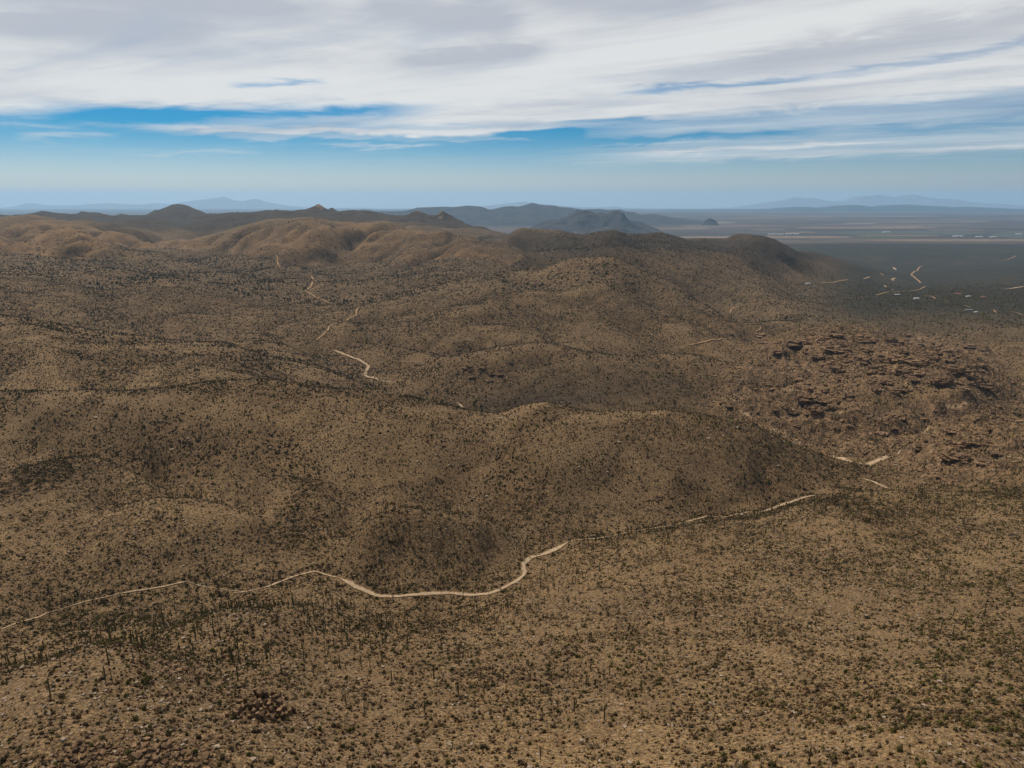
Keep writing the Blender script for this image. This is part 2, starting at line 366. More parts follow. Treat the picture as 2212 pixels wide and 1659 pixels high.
# ------------------------------------------------------------------ the land as one sheet
QUICK = False
ds = 0.0022 if QUICK else 0.00115
core = np.arange(-0.80, 0.80 + ds, ds)
side = 0.80 + np.cumsum(np.linspace(ds, 0.02, 48))
sg = np.r_[-side[::-1], core, side]
dl = 0.008 if QUICK else 0.0042
lg = np.r_[np.arange(math.log(48), math.log(8600), dl), np.linspace(math.log(8600), math.log(94000), 110)]
cl_ = np.linspace(lg[0], lg[-1], 400)
nc_ = 260 if QUICK else 560
cs = np.r_[np.linspace(sg[0], -0.8, 40)[:-1], np.linspace(-0.8, 0.8, nc_), np.linspace(0.8, sg[-1], 40)[1:]]
CS, CL = np.meshgrid(cs, cl_)
Tc = Teval(CS, CL).reshape(CS.shape)


def cubic(grid, pos, axis):
    """Catmull-Rom along one axis"""
    g = np.moveaxis(grid, axis, 0); n = len(g)
    i = np.clip(np.floor(pos).astype(int), 0, n - 2); f = (pos - i)[:, None]
    p0, p1, p2, p3 = g[np.clip(i - 1, 0, n - 1)], g[i], g[i + 1], g[np.clip(i + 2, 0, n - 1)]
    r = p1 + 0.5 * f * (p2 - p0 + f * (2 * p0 - 5 * p1 + 4 * p2 - p3 + f * (3 * (p1 - p2) + p3 - p0)))
    return np.moveaxis(r, 0, axis)


Tg = cubic(Tc, (lg - lg[0]) / (cl_[1] - cl_[0]), 0)
Tg = cubic(Tg, np.interp(sg, cs, np.arange(len(cs))), 1)
SG, LG_ = np.meshgrid(sg, lg)
# how close the land lies to a surveyed crest: there the fine relief is kept small, so crests stay where they were measured
cr = np.concatenate([np.c_[Sof(l[0][:, 0], l[0][:, 1]), np.log(l[1]) / KB] for l in (LH, HU, KN, S1, S2, B1, B2, CC, DD, FF, GC, GG, LG, DH, XC, RI, FC)])
cmk = np.zeros(CS.size); ga_ = np.c_[CS.ravel(), CL.ravel() / KB]
for k in range(0, CS.size, 8000):
    d_ = ((ga_[k:k + 8000, None, :] - cr[None]) ** 2).sum(-1).min(1); cmk[k:k + 8000] = np.exp(-d_ / 0.022 ** 2)
CM = cubic(cubic(cmk.reshape(CS.shape), (lg - lg[0]) / (cl_[1] - cl_[0]), 0), np.interp(sg, cs, np.arange(len(cs))), 1)
CM = 1 - 0.85 * np.clip(CM, 0, 1)
YG = np.exp(LG_); XG = SG * YG; ZG = -Tg * YG
far_ = sm(YG, 8600, 9600); ZG = ZG * (1 - far_) - plain_drop(YG) * far_
ZG = np.maximum(ZG, -plain_drop(YG) - 15); Tg = -ZG / YG
UG = UofS(SG, VofT(Tg)); VG = VofT(Tg)


def blob(u0, v0, ru, rv, y0, y1):
    """a soft region of the land, given where it shows and how far it lies"""
    return np.exp(-(((UG - u0) / ru) ** 2 + ((VG - v0) / rv) ** 2)) * sm(YG, y0 * 0.85, y0) * (1 - sm(YG, y1, y1 * 1.15))


nz1 = fbm(XG, YG, 900, 4, 3); nz2 = fbm(XG, YG, 120, 4, 11); nz3 = fbm(XG, YG, 28, 3, 17)
plain = sm(YG, 1500, 2600) * sm(SG, 0.36, 0.50) + sm(YG, 8500, 9800); plain = np.clip(plain, 0, 1)
plain = np.maximum(plain, sm(-ZG, 395, 470))
rocky = np.clip(blob(1900, 805, 280, 105, 800, 1900) * 1.6 + blob(2090, 980, 190, 75, 600, 1000) * 1.3 + blob(1700, 860, 120, 80, 780, 1700) + blob(1840, 930, 120, 45, 700, 1100) * 1.2, 0, 1)
rocky = np.clip(rocky * (0.75 + 0.9 * nz2), 0, 1)
gold = np.clip(1.6 * blob(760, 520, 230, 34, 2900, 4300) + 1.3 * blob(1020, 535, 120, 22, 2700, 3900) + 1.7 * blob(90, 512, 170, 34, 2700, 4600) + 0.9 * blob(360, 522, 90, 14, 3300, 4400), 0, 1)
gold = sm(gold + 0.35 * nz1, 0.30, 0.62) * (1 - sm(YG, 4350, 4800))
hill = 1 - plain
# thicker brush: folds and darker hills, partly painted in place of cloud shadow
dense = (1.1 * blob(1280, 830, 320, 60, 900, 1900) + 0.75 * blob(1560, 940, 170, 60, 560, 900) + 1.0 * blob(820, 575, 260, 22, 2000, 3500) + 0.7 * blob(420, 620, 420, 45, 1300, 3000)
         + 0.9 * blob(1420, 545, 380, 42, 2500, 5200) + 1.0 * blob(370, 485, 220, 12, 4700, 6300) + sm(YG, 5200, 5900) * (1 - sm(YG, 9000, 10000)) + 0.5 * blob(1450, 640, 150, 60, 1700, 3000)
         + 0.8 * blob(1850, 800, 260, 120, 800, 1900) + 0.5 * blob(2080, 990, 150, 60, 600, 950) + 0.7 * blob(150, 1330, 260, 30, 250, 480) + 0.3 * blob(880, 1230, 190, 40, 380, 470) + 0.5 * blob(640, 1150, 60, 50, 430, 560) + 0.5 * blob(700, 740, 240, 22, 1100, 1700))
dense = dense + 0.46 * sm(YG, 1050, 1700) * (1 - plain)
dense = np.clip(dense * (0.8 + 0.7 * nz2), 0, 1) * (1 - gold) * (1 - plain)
# relief: gullies and spurs at several sizes, then stony unevenness
amp = np.clip(YG, 250, 4000) * (0.0078 + 0.0016 * sm(YG, 950, 1500))
lam_far = sm(YG, 1150, 2300); near_ = 1 - sm(YG, 550, 1100); near = near_
g1 = -fbm(XG + 60 * nz1, YG * 0.8, 190, 4, 21, True); g2 = -fbm(XG + 170 * nz1, YG * 0.75, 640, 5, 27, True)
def gully_lines(wl, seed, warp):
    wx = XG + warp * fbm(XG, YG, wl * 0.9, 3, seed + 2); wy = YG + warp * fbm(XG + 900, YG, wl * 0.9, 3, seed + 5)
    a = 1 - 2.2 * np.abs(gnoise(wx / wl, wy / (wl * 1.15), seed)); b_ = 1 - 2.2 * np.abs(gnoise(wx / (wl * 0.45), wy / (wl * 0.5), seed + 9))
    return sm(a, 0.1, 1.0), sm(b_, 0.45, 1.0)


gl1, gl2, gl0 = gully_lines(250, 101, 80), gully_lines(560, 131, 170), gully_lines(105, 161, 35)
gcarve = (gl1[0] * (1 - lam_far) * sm(YG, 230, 520) + gl2[0] * lam_far) * hill
gully = sm(gcarve, 0.55, 0.97) + 0.6 * hill * (gl1[1] * (1 - lam_far) * sm(YG, 400, 700) + gl2[1] * lam_far)
gully = np.clip(gully, 0, 1)
ZG = ZG + CM * hill * (amp * ((1 - lam_far) * g1 * (1 - 0.45 * near) + lam_far * g2 * (1 + 0.8 * gold)) + 0.30 * amp)
dark = np.clip(1.2 * blob(1380, 520, 420, 30, 2900, 5400) + 1.2 * blob(1710, 545, 130, 20, 3700, 5000) + 0.62 * (blob(1290, 835, 330, 52, 900, 1700) + blob(1150, 868, 160, 20, 880, 1500)) + 1.1 * blob(370, 485, 230, 14, 4600, 6300) + sm(YG, 5000, 5500) * (1 - sm(YG, 8600, 9300)) * hill, 0, 1)  # dark hill soil; the middle slopes are darkened in place of cloud shadow
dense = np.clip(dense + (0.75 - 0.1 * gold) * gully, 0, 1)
ZG = ZG - 2.6 * CM * hill * (gl0[0] - 0.15) * sm(YG, 330, 600) * (1 - sm(YG, 1700, 2600))
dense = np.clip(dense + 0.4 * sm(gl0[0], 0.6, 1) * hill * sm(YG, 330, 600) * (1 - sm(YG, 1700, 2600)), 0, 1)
ZG = ZG - amp * (1.1 + 0.5 * gold - 0.8 * sm(YG, 4600, 5600)) * CM * (gcarve - 0.25) * (1 - 0.3 * near) - amp * 0.7 * gold * CM * (gl1[0] - 0.25)
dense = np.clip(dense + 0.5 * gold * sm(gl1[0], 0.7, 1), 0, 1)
g3 = fbm(XG, YG, 46, 4, 33, True)
ZG = ZG + hill * (0.9 + 0.9 * sm(YG, 700, 2000)) * g3
ZG = ZG + hill * 0.35 * nz3 * (1 - sm(YG, 900, 1500))
rk = fbm(XG * 0.7 + 14 * nz2, YG * 0.75 + XG * 0.5, 52, 4, 41, True)
rk3 = fbm(XG * 0.8 + 6 * nz3, YG * 0.5 + XG * 0.5, 17, 3, 45, True)
rk2 = np.round(rk * 5 + nz3) / 5
ZG = ZG + rocky * (13.0 * rk + 8.0 * rk2 + 4.5 * rk3 - 8.0)
crag = np.zeros_like(ZG)
for u0, w0, h0, y0, y1 in ((690, 16, 20, 6300, 7200), (716, 5, 10, 6300, 7200), (785, 45, 9, 6000, 7000), (902, 14, 16, 5800, 6600), (954, 9, 18, 5700, 6500), (375, 30, 6, 7500, 8600)):
    crag += 0.45 * h0 * np.exp(-((UG - u0) / w0) ** 4) * sm(YG, y0, y0 + 350) * (1 - sm(YG, y1 - 350, y1)) * (0.4 + 1.2 * np.abs(fbm(XG, YG, 130, 3, 47)))
ZG = ZG + crag
ZG = ZG + hill * sm(YG, 5200, 5800) * 15 * (fbm(XG, YG, 210, 4, 151, True) + 0.1)
ZG = ZG + plain * 2.0 * nz2 * (1 - sm(YG, 6000, 9000))
rocky = np.clip(rocky + sm(crag, 2, 8), 0, 1)
Zs = ZG.astype(np.float64)


def zat(x, y):
    """height of the sheet under a point (bilinear on the sheet's own grid)"""
    x = np.asarray(x, float); y = np.asarray(y, float)
    fi = np.interp(np.log(y), lg, np.arange(len(lg))); fj = np.interp(x / y, sg, np.arange(len(sg)))
    i = np.clip(fi.astype(int), 0, len(lg) - 2); j = np.clip(fj.astype(int), 0, len(sg) - 2)
    a = fi - i; b = fj - j
    return (Zs[i, j] * (1 - a) + Zs[i + 1, j] * a) * (1 - b) + (Zs[i, j + 1] * (1 - a) + Zs[i + 1, j + 1] * a) * b


def sample(grid, x, y):
    i = np.clip(np.interp(np.log(y), lg, np.arange(len(lg))).round().astype(int), 0, len(lg) - 1)
    j = np.clip(np.interp(x / y, sg, np.arange(len(sg))).round().astype(int), 0, len(sg) - 1)
    return grid[i, j]


def mesh_obj(name, verts, faces, mat=None, smooth=False, parent=None, kind=None):
    """verts (n,3), faces (m,3) or (m,4) arrays -> one linked mesh object"""
    me = bpy.data.meshes.new(name)
    verts = np.asarray(verts, np.float32); faces = np.asarray(faces, np.int32)
    m, k = faces.shape
    me.vertices.add(len(verts)); me.vertices.foreach_set('co', verts.ravel())
    me.loops.add(m * k); me.loops.foreach_set('vertex_index', faces.ravel())
    me.polygons.add(m); me.polygons.foreach_set('loop_start', np.arange(0, m * k, k, dtype=np.int32))
    me.polygons.foreach_set('use_smooth', np.full(m, smooth, bool))
    me.update(calc_edges=True)
    if mat: me.materials.append(mat)
    o = bpy.data.objects.new(name, me); C.objects.link(o)
    if parent: o.parent = parent
    if kind: o['kind'] = kind
    return o


def add_attr(o, name, vals):
    a = o.data.attributes.new(name, 'FLOAT', 'POINT'); a.data.foreach_set('value', np.asarray(vals, np.float32).ravel())


def grid_faces(nr, nc):
    i = np.arange(nr * nc).reshape(nr, nc)
    return np.stack([i[:-1, :-1], i[:-1, 1:], i[1:, 1:], i[1:, :-1]], -1).reshape(-1, 4)


#@@MATERIALS
# ------------------------------------------------------------------ materials
def new_mat(name, rough=0.95):
    m = bpy.data.materials.new(name); m.use_nodes = True
    t = NT(m.node_tree); b = t.n['Principled BSDF']
    b.inputs['Roughness'].default_value = rough; b.inputs['Specular IOR Level'].default_value = 0.1
    return m, t, b


def flat_pos(t):
    """ground position in metres, seen from above"""
    g = t.new('ShaderNodeNewGeometry')
    return g.outputs['Position']


def scaled(t, pos, sx, sy, sz=1.0):
    n = t.new('ShaderNodeVectorMath', operation='MULTIPLY'); t.put(n.inputs[0], pos); n.inputs[1].default_value = (sx, sy, sz)
    return n.outputs[0]


def vor(t, vec, scale, feature='F1', out='Distance', rnd=1.0):
    n = t.new('ShaderNodeTexVoronoi', feature=feature)
    t.put(n.inputs['Vector'], vec); n.inputs['Scale'].default_value = scale; n.inputs['Randomness'].default_value = rnd
    return n.outputs[out]


def bump(t, b, height, dist, strength=1.0):
    n = t.new('ShaderNodeBump'); n.inputs['Strength'].default_value = strength; n.inputs['Distance'].default_value = dist
    t.put(n.inputs['Height'], height); t.l.new(n.outputs[0], b.inputs['Normal']); return n


SOIL_A = col(0.198, 0.122, 0.055)
SOIL_B = col(0.285, 0.184, 0.086)
SOIL_C = col(0.120, 0.074, 0.038)
STONE = col(0.40, 0.32, 0.25)
SOIL_D, SOIL_E, SOIL_F = col(0.085, 0.053, 0.028), col(0.045, 0.032, 0.018), col(0.37, 0.245, 0.125)
GOLD_A, GOLD_B = col(0.215, 0.125, 0.054), col(0.150, 0.086, 0.038)
PLAIN_A, PLAIN_B = col(0.030, 0.029, 0.020), col(0.013, 0.014, 0.010)
ROCK_A, ROCK_B, ROCK_C = col(0.235, 0.145, 0.078), col(0.085, 0.055, 0.031), col(0.350, 0.235, 0.140)
VEG_A, VEG_B = col(0.036, 0.026, 0.014), col(0.052, 0.040, 0.019)


def terrain_material():
    m, t, b = new_mat('desert_ground')
    p = flat_pos(t)
    big = t.noise(p, 1 / 260, 4); mid = t.noise(p, 1 / 38, 5, 0.6); sml = t.noise(p, 1 / 5.0, 5, 0.65); fine = t.noise(p, 1 / 0.9, 4, 0.7)
    c = t.mix(t.ramp(mid, 0.34, 0.66), SOIL_A, SOIL_B)
    c = t.mix(t.ramp(sml, 0.50, 0.72), c, SOIL_C)
    c = t.mix(t.ramp(big, 0.35, 0.66, 0.0, 0.55), c, SOIL_C)
    c = t.mix(t.ramp(t.noise(p, 1 / 75, 4, 0.6), 0.48, 0.66, 0.0, 0.50), c, col(0.138, 0.084, 0.044))
    grit = t.noise(p, 1 / 1.3, 5, 0.85); grit2 = t.noise(p, 1 / 3.6, 4, 0.75)
    c = t.mix(t.ramp(grit, 0.47, 0.54, 0.0, 0.90), c, SOIL_D)
    tuft = vor(t, p, 1 / 1.5)
    c = t.mix(t.math('MULTIPLY', t.ramp(tuft, 0.22, 0.36, 0.85, 0.0), t.ramp(grit2, 0.40, 0.55)), c, SOIL_E)
    c = t.mix(t.ramp(grit, 0.38, 0.44, 0.85, 0.0), c, SOIL_F)
    stony = t.attr('stony')
    st = t.math('MULTIPLY', t.ramp(fine, 0.60, 0.70), t.ramp(t.math('ADD', stony, t.math('MULTIPLY', mid, 0.8)), 0.42, 0.85))
    c = t.mix(st, c, STONE)
    # dry grass hills
    g = t.attr('gold')
    gc = t.mix(t.ramp(t.noise(p, 1 / 90, 5, 0.6), 0.35, 0.65), GOLD_A, GOLD_B)
    gc = t.mix(t.ramp(t.noise(p, 1 / 14, 3, 0.6), 0.55, 0.68, 0.0, 0.75), gc, VEG_A)
    c = t.mix(g, c, gc)
    # the bushy plain
    pl = t.attr('plain')
    pc = t.mix(t.ramp(t.noise(p, 1 / 30, 5, 0.7), 0.38, 0.60), PLAIN_A, PLAIN_B)
    pc = t.mix(t.ramp(t.noise(scaled(t, p, 1, 0.5, 1), 1 / 300, 4, 0.6), 0.52, 0.70, 0, 0.16), pc, SOIL_A)
    c = t.mix(pl, c, pc)
    # brush cover on the more distant slopes, where single bushes are not set out
    v = t.attr('brush')
    c = t.mix(t.math('MULTIPLY', t.attr('dense'), 0.78), c, t.mix(t.ramp(sml, 0.4, 0.6), col(0.085, 0.051, 0.025), col(0.150, 0.092, 0.045)))  # brush-toned soil, also darkening the colour where cloud shadow would lie
    c = t.mix(t.math('MULTIPLY', t.attr('dark'), 0.9), c, t.mix(t.ramp(mid, 0.4, 0.6), col(0.016, 0.011, 0.009), col(0.036, 0.025, 0.018)))  # dark hill soil, part of it cloud shadow put into the colour
    d1 = vor(t, p, 1 / 8.0); d2 = vor(t, p, 1 / 15.0)
    dots = t.math('MAXIMUM', t.ramp(d1, 0.30, 0.44, 1.0, 0.0), t.ramp(d2, 0.26, 0.36, 1.0, 0.0))
    patch = t.ramp(t.noise(p, 1 / 150, 5, 0.65), 0.30, 0.62, 0.35, 1.0)
    clump = t.ramp(t.noise(p, 1 / 22, 4, 0.7), 0.42, 0.60, 0.0, 1.0)
    cover = t.math('MULTIPLY', t.math('MULTIPLY', t.math('MAXIMUM', t.math('MULTIPLY', dots, 0.95), t.math('MULTIPLY', clump, 0.55)), patch), v)
    c = t.mix(cover, c, t.mix(t.ramp(mid, 0.4, 0.6), VEG_A, VEG_B))
    # bare rock
    r = t.attr('rocky')
    rn = t.noise(scaled(t, p, 1, 1, 2.5), 1 / 9.0, 6, 0.7, 1.5)
    rc = t.mix(t.ramp(rn, 0.40, 0.62), ROCK_B, ROCK_A)
    rc = t.mix(t.ramp(t.noise(p, 1 / 24, 4, 0.6), 0.58, 0.72), rc, ROCK_C)
    rc = t.mix(t.ramp(t.noise(p, 1 / 11, 4, 0.7), 0.52, 0.62, 0, 0.8), rc, VEG_A)
    c = t.mix(t.ramp(r, 0.25, 0.7), c, rc)
    # cultivated and bare land far out on the plain
    f = t.attr('farm')
    fv = t.new('ShaderNodeTexVoronoi', feature='F1', distance='CHEBYCHEV')
    t.put(fv.inputs['Vector'], scaled(t, p, 1 / 2600, 1 / 900, 0)); fv.inputs['Scale'].default_value = 1.0; fv.inputs['Randomness'].default_value = 0.9
    sepc = t.new('ShaderNodeSeparateColor'); t.l.new(fv.outputs['Color'], sepc.inputs[0])
    fr = t.new('ShaderNodeValToRGB'); t.l.new(sepc.outputs[0], fr.inputs[0]); fr.color_ramp.interpolation = 'CONSTANT'
    stops = [(0.0, col(0.072, 0.060, 0.054)), (0.22, col(0.115, 0.090, 0.072)), (0.36, col(0.046, 0.047, 0.046)), (0.60, col(0.082, 0.068, 0.060)), (0.78, col(0.15, 0.115, 0.085)), (0.86, col(0.048, 0.041, 0.036))]
    e = fr.color_ramp.elements
    for i, (pos, cc) in enumerate(stops):
        x = e[i] if i < 2 else e.new(pos)
        x.position = pos; x.color = cc
    fc = t.mix(t.ramp(t.noise(scaled(t, p, 1 / 5000, 1 / 1500, 0), 1.0, 6, 0.7), 0.40, 0.6, 0, 0.8), fr.outputs[0], col(0.046, 0.038, 0.033))
    c = t.mix(f, c, fc)
    t.l.new(c, b.inputs['Base Color'])
    hgt = t.math('ADD', t.math('MULTIPLY', t.noise(p, 1 / 2.2, 5, 0.7), 1.0), t.math('MULTIPLY', t.math('MULTIPLY', rn, r), 3.5))
    bump(t, b, t.math('ADD', hgt, t.math('MULTIPLY', cover, 1.3)), 1.0, 0.9)
    return m


def simple(name, a, b_, scale, bumpd=0.0, attr=None, rough=0.95, lo=0.35, hi=0.65, objrand=0.0):
    m, t, b = new_mat(name, rough)
    tc = flat_pos(t)
    c = t.mix(t.ramp(t.noise(tc, scale, 4, 0.65), lo, hi), a, b_)
    if attr:
        v = t.attr(attr)
        c = t.mix(1.0, c, t.mix(v, col(0.62, 0.62, 0.62), col(1.45, 1.4, 1.3)), 'MULTIPLY')
    if objrand:
        oi = t.new('ShaderNodeObjectInfo').outputs['Random']
        c = t.mix(1.0, c, t.mix(oi, col(1 - objrand, 1 - objrand, 1 - objrand), col(1 + objrand, 1 + objrand, 1 + objrand)), 'MULTIPLY')
    t.l.new(c, b.inputs['Base Color'])
    if bumpd: bump(t, b, t.noise(tc, scale * 2.5, 5, 0.7), bumpd)
    return m


M = {}
M['ground'] = terrain_material()


def track(name, a, b_, scale, ns):
    """bare ground whose margins break up into the soil beside it"""
    m, t, b = new_mat(name); p = flat_pos(t)
    c = t.mix(t.ramp(t.noise(p, scale, 4, 0.65), 0.35, 0.65), a, b_)
    rag = t.math('ADD', t.attr('edge'), t.math('MULTIPLY', t.math('SUBTRACT', t.noise(p, ns, 4, 0.75), 0.5), 2.2))
    c = t.mix(t.ramp(rag, 0.45, 0.75), c, t.mix(t.ramp(t.noise(p, 1.1, 4, 0.7), 0.4, 0.6), SOIL_A, SOIL_D))
    t.l.new(c, b.inputs['Base Color']); bump(t, b, t.noise(p, 1.5, 5, 0.7), 0.15)
    return m


M['sand'] = track('wash_sand', col(0.42, 0.315, 0.21), col(0.26, 0.18, 0.11), 0.8, 0.7)
M['dirt'] = track('dirt_track', col(0.36, 0.225, 0.120), col(0.25, 0.155, 0.085), 0.5, 0.25)
M['creosote'] = simple('creosote_leaf', col(0.032, 0.023, 0.012), col(0.060, 0.043, 0.021), 2.0, attr='tone')
M['rust'] = simple('rust_twigs', col(0.052, 0.027, 0.012), col(0.085, 0.043, 0.018), 2.0, attr='tone')
M['green'] = simple('green_leaf', col(0.056, 0.050, 0.013), col(0.088, 0.075, 0.021), 2.0, attr='tone')
M['grey'] = simple('grey_twigs', col(0.085, 0.062, 0.038), col(0.050, 0.037, 0.023), 2.0, attr='tone')
M['straw'] = simple('dry_grass', col(0.36, 0.245, 0.105), col(0.25, 0.165, 0.075), 2.0, attr='tone')
M['cactus'] = simple('cactus_skin', col(0.066, 0.060, 0.020), col(0.105, 0.090, 0.034), 1.5)
M['bark'] = simple('branch_bark', col(0.085, 0.070, 0.035), col(0.060, 0.045, 0.028), 3.0)
M['pale_rock'] = simple('pale_granite', col(0.30, 0.235, 0.175), col(0.17, 0.118, 0.078), 0.9, 0.15, objrand=0.25)
M['brown_rock'] = simple('brown_granite', col(0.215, 0.132, 0.072), col(0.075, 0.047, 0.027), 0.45, 0.3, objrand=0.25)
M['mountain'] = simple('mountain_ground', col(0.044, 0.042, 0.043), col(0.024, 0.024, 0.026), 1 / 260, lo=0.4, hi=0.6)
M['hazed_mountain'] = simple('hazed_mountain_ground', col(0.17, 0.155, 0.14), col(0.11, 0.10, 0.095), 1 / 900)  # far ranges given a paler colour to add to the haze
M['hill_dark'] = simple('butte_ground', col(0.060, 0.050, 0.044), col(0.035, 0.031, 0.028), 1 / 180)
M['tan_field'] = simple('bare_field', col(0.19, 0.138, 0.098), col(0.12, 0.088, 0.064), 1 / 160)
M['pale_field'] = simple('pale_field', col(0.20, 0.165, 0.135), col(0.135, 0.11, 0.09), 1 / 200)
M['green_field'] = simple('crop_field', col(0.045, 0.062, 0.034), col(0.070, 0.082, 0.045), 1 / 90)
M['town_green'] = simple('orchard_field', col(0.045, 0.055, 0.045), col(0.085, 0.085, 0.070), 1 / 55)
M['white_wall'] = simple('white_paint', col(0.72, 0.70, 0.66), col(0.62, 0.60, 0.56), 0.3)
M['white_roof'] = simple('white_metal_roof', col(0.56, 0.56, 0.56), col(0.46, 0.46, 0.46), 0.3, rough=0.6)
M['dark_roof'] = simple('dark_roof', col(0.035, 0.034, 0.034), col(0.05, 0.048, 0.046), 0.5)
M['red_roof'] = simple('red_roof', col(0.36, 0.12, 0.06), col(0.28, 0.09, 0.05), 0.5)
M['teal_roof'] = simple('grey_blue_roof', col(0.16, 0.22, 0.24), col(0.12, 0.17, 0.19), 0.5)
M['tan_wall'] = simple('tan_stucco', col(0.42, 0.32, 0.22), col(0.36, 0.27, 0.18), 0.5)
M['glass'] = simple('dark_opening', col(0.03, 0.03, 0.035), col(0.04, 0.04, 0.045), 0.5, rough=0.3)

# ------------------------------------------------------------------ the land: sheet, attributes
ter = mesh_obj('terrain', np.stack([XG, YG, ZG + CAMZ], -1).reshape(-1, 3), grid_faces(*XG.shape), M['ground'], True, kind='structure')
farm = sm(-ZG, 470, 505) * sm(YG, 8700, 9300)
brush = np.clip(sm(YG, 1500, 2300), 0.22, 1.0) * (1 - 0.5 * gold) * (1 - 0.6 * farm)
brush = brush * (0.75 + 0.5 * sm(nz1, -0.3, 0.3)) + 0.35 * dense
stony = np.clip(0.5 + 0.9 * nz2 + 0.25 * blob(250, 1500, 320, 160, 120, 330), 0, 1) * (1 - plain)
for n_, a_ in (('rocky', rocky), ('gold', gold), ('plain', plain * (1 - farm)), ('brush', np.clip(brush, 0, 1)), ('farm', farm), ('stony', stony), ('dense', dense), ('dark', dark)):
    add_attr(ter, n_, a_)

# ------------------------------------------------------------------ finding points of the land
Tgrid = -ZG / YG
Tmin = np.minimum.accumulate(Tgrid, axis=0)


def hit(u, v):
    """first point of the land along a line of sight of the survey"""
    s = float(Sof(u, v)); T = float(Tof(v)); j = int(np.clip(np.interp(s, sg, np.arange(len(sg))), 0, len(sg) - 1))
    c = Tmin[:, j]
    i = int(np.argmax(c <= T))
    if i == 0: y = VALLEY / max(T, 1e-3)
    else:
        a, b_ = Tgrid[i - 1, j], Tgrid[i, j]
        y = math.exp(lg[i - 1] + (lg[i] - lg[i - 1]) * float(np.clip((a - T) / (a - b_ + 1e-12), 0, 1)))
    return np.array([s * y, y])


def visible(x, y, z):
    """is a point at height z seen from the drone"""
    i = np.clip(np.interp(np.log(y), lg, np.arange(len(lg))).astype(int) - 2, 0, len(lg) - 1)
    j = np.clip(np.interp(x / y, sg, np.arange(len(sg))).round().astype(int), 0, len(sg) - 1)
    return (-z / y) <= Tmin[i, j] + 1e-4


NOPLANT = set()
CELL = 1.5


def ribbon(name, pts, width, mat, label=None, xy=None, bare=True, lift=0.25, jag=0.35, seed=1):
    q = np.array([hit(u, v) for u, v in pts]) if xy is None else np.array(xy, float)
    # smooth resampled path
    d = np.r_[0, np.cumsum(np.hypot(*np.diff(q, axis=0).T))]
    d += np.arange(len(d)) * 1e-6
    step = min(max(1.2, 0.0035 * q[:, 1].mean()), d[-1] / 8)
    kk = np.linspace(0, d[-1], max(6, int(d[-1] / step) + 1))
    x = np.interp(kk, d, q[:, 0]); y = np.interp(kk, d, q[:, 1])
    for _ in range(3):
        x[1:-1] = (x[:-2] + 2 * x[1:-1] + x[2:]) / 4; y[1:-1] = (y[:-2] + 2 * y[1:-1] + y[2:]) / 4
    tx, ty = np.gradient(x), np.gradient(y); ln = np.hypot(tx, ty) + 1e-9
    nx, ny = -ty / ln, tx / ln
    wob = 1 + jag * fbm(kk + seed * 77.7, kk * 0 + seed * 13.3, max(12, step * 6), 3, seed)
    wob2 = 1 + jag * fbm(kk + seed * 57.7, kk * 0 + seed * 3.3, max(9, step * 5), 3, seed + 3)
    end = np.clip(np.minimum(kk, kk[-1] - kk) / (width * 2.5), 0.15, 1)
    rows = []
    for f in np.linspace(-1, 1, 7):
        w = 0.5 * width * f * end * (wob if f < 0 else wob2)
        X_, Y_ = x + nx * w, y + ny * w
        rows.append(np.c_[X_, Y_, zat(X_, Y_) + CAMZ + lift + 0.0004 * Y_ - 0.35 * lift * f * f])
    v = np.stack(rows, 1)
    if bare and q[:, 1].mean() < 2000:
        for f in np.linspace(-0.45, 0.45, max(3, int(width / CELL) + 2)):
            for X_, Y_ in zip(x + nx * width * f, y + ny * width * f): NOPLANT.add((int(X_ // CELL), int(Y_ // CELL)))
    o = mesh_obj(name, v.reshape(-1, 3), grid_faces(len(x), 7), mat, True, kind='structure')
    add_attr(o, 'edge', np.tile(np.abs(np.linspace(-1, 1, 7)), len(x)))
    if label: o['label'] = label
    return o, q


W1 = [(u, v) for u, v, h in WASH1]
ribbon('dry_wash', [(0, 1362), (60, 1340)] + W1[:12], 0.6, M['sand'], seed=31, jag=0.9, lift=0.12)
ribbon('dry_wash', [(0, 1362), (60, 1340), W1[0], (120, 1319)], 1.0, M['sand'], seed=2, jag=0.9)
ribbon('dry_wash', [(150, 1310), W1[2], (240, 1288)], 1.0, M['sand'], seed=15, jag=0.9)
ribbon('dry_wash', [(262, 1283), W1[3], W1[4], W1[5]], 1.5, M['sand'], seed=16, jag=0.8)
ribbon('dry_wash', [(500, 1282)] + W1[7:9], 1.2, M['sand'], seed=14, jag=0.8)
ribbon('dry_wash', W1[8:12], 1.9, M['sand'], seed=3, jag=0.6)
ribbon('dry_wash', W1[11:25], 4.0, M['sand'], seed=4, jag=0.7)
ribbon('dry_wash', W1[23:26], 6.0, M['sand'], seed=5)
ribbon('dry_wash', W1[24:32], 1.3, M['sand'], seed=33, jag=0.9, lift=0.14)
ribbon('dry_wash', W1[26:29], 2.2, M['sand'], seed=6, jag=0.7)
ribbon('dry_wash', W1[28:31], 1.3, M['sand'], seed=18, jag=0.9)
ribbon('dry_wash', W1[31:33], 1.6, M['sand'], seed=19, jag=0.9)
ribbon('dry_wash', W1[30:32], 2.6, M['sand'], seed=17, jag=0.7)
ribbon('dry_wash', W1[32:], 4.0, M['sand'], seed=7)
ribbon('dry_wash', [(1800, 984), (1815, 990), (1835, 998), (1855, 1001), (1880, 1000), (1895, 997), (1915, 985), (1945, 974)], 10.0, M['sand'], seed=8)
ribbon('dry_wash', [(1862, 1034), (1891, 1044), (1924, 1057)], 3.0, M['sand'], seed=9)
ribbon('dry_wash', [(2185, 895), (2197, 899), (2225, 906)], 12.0, M['sand'], seed=10)
W2 = [(u, v) for u, v, h in WASH2]
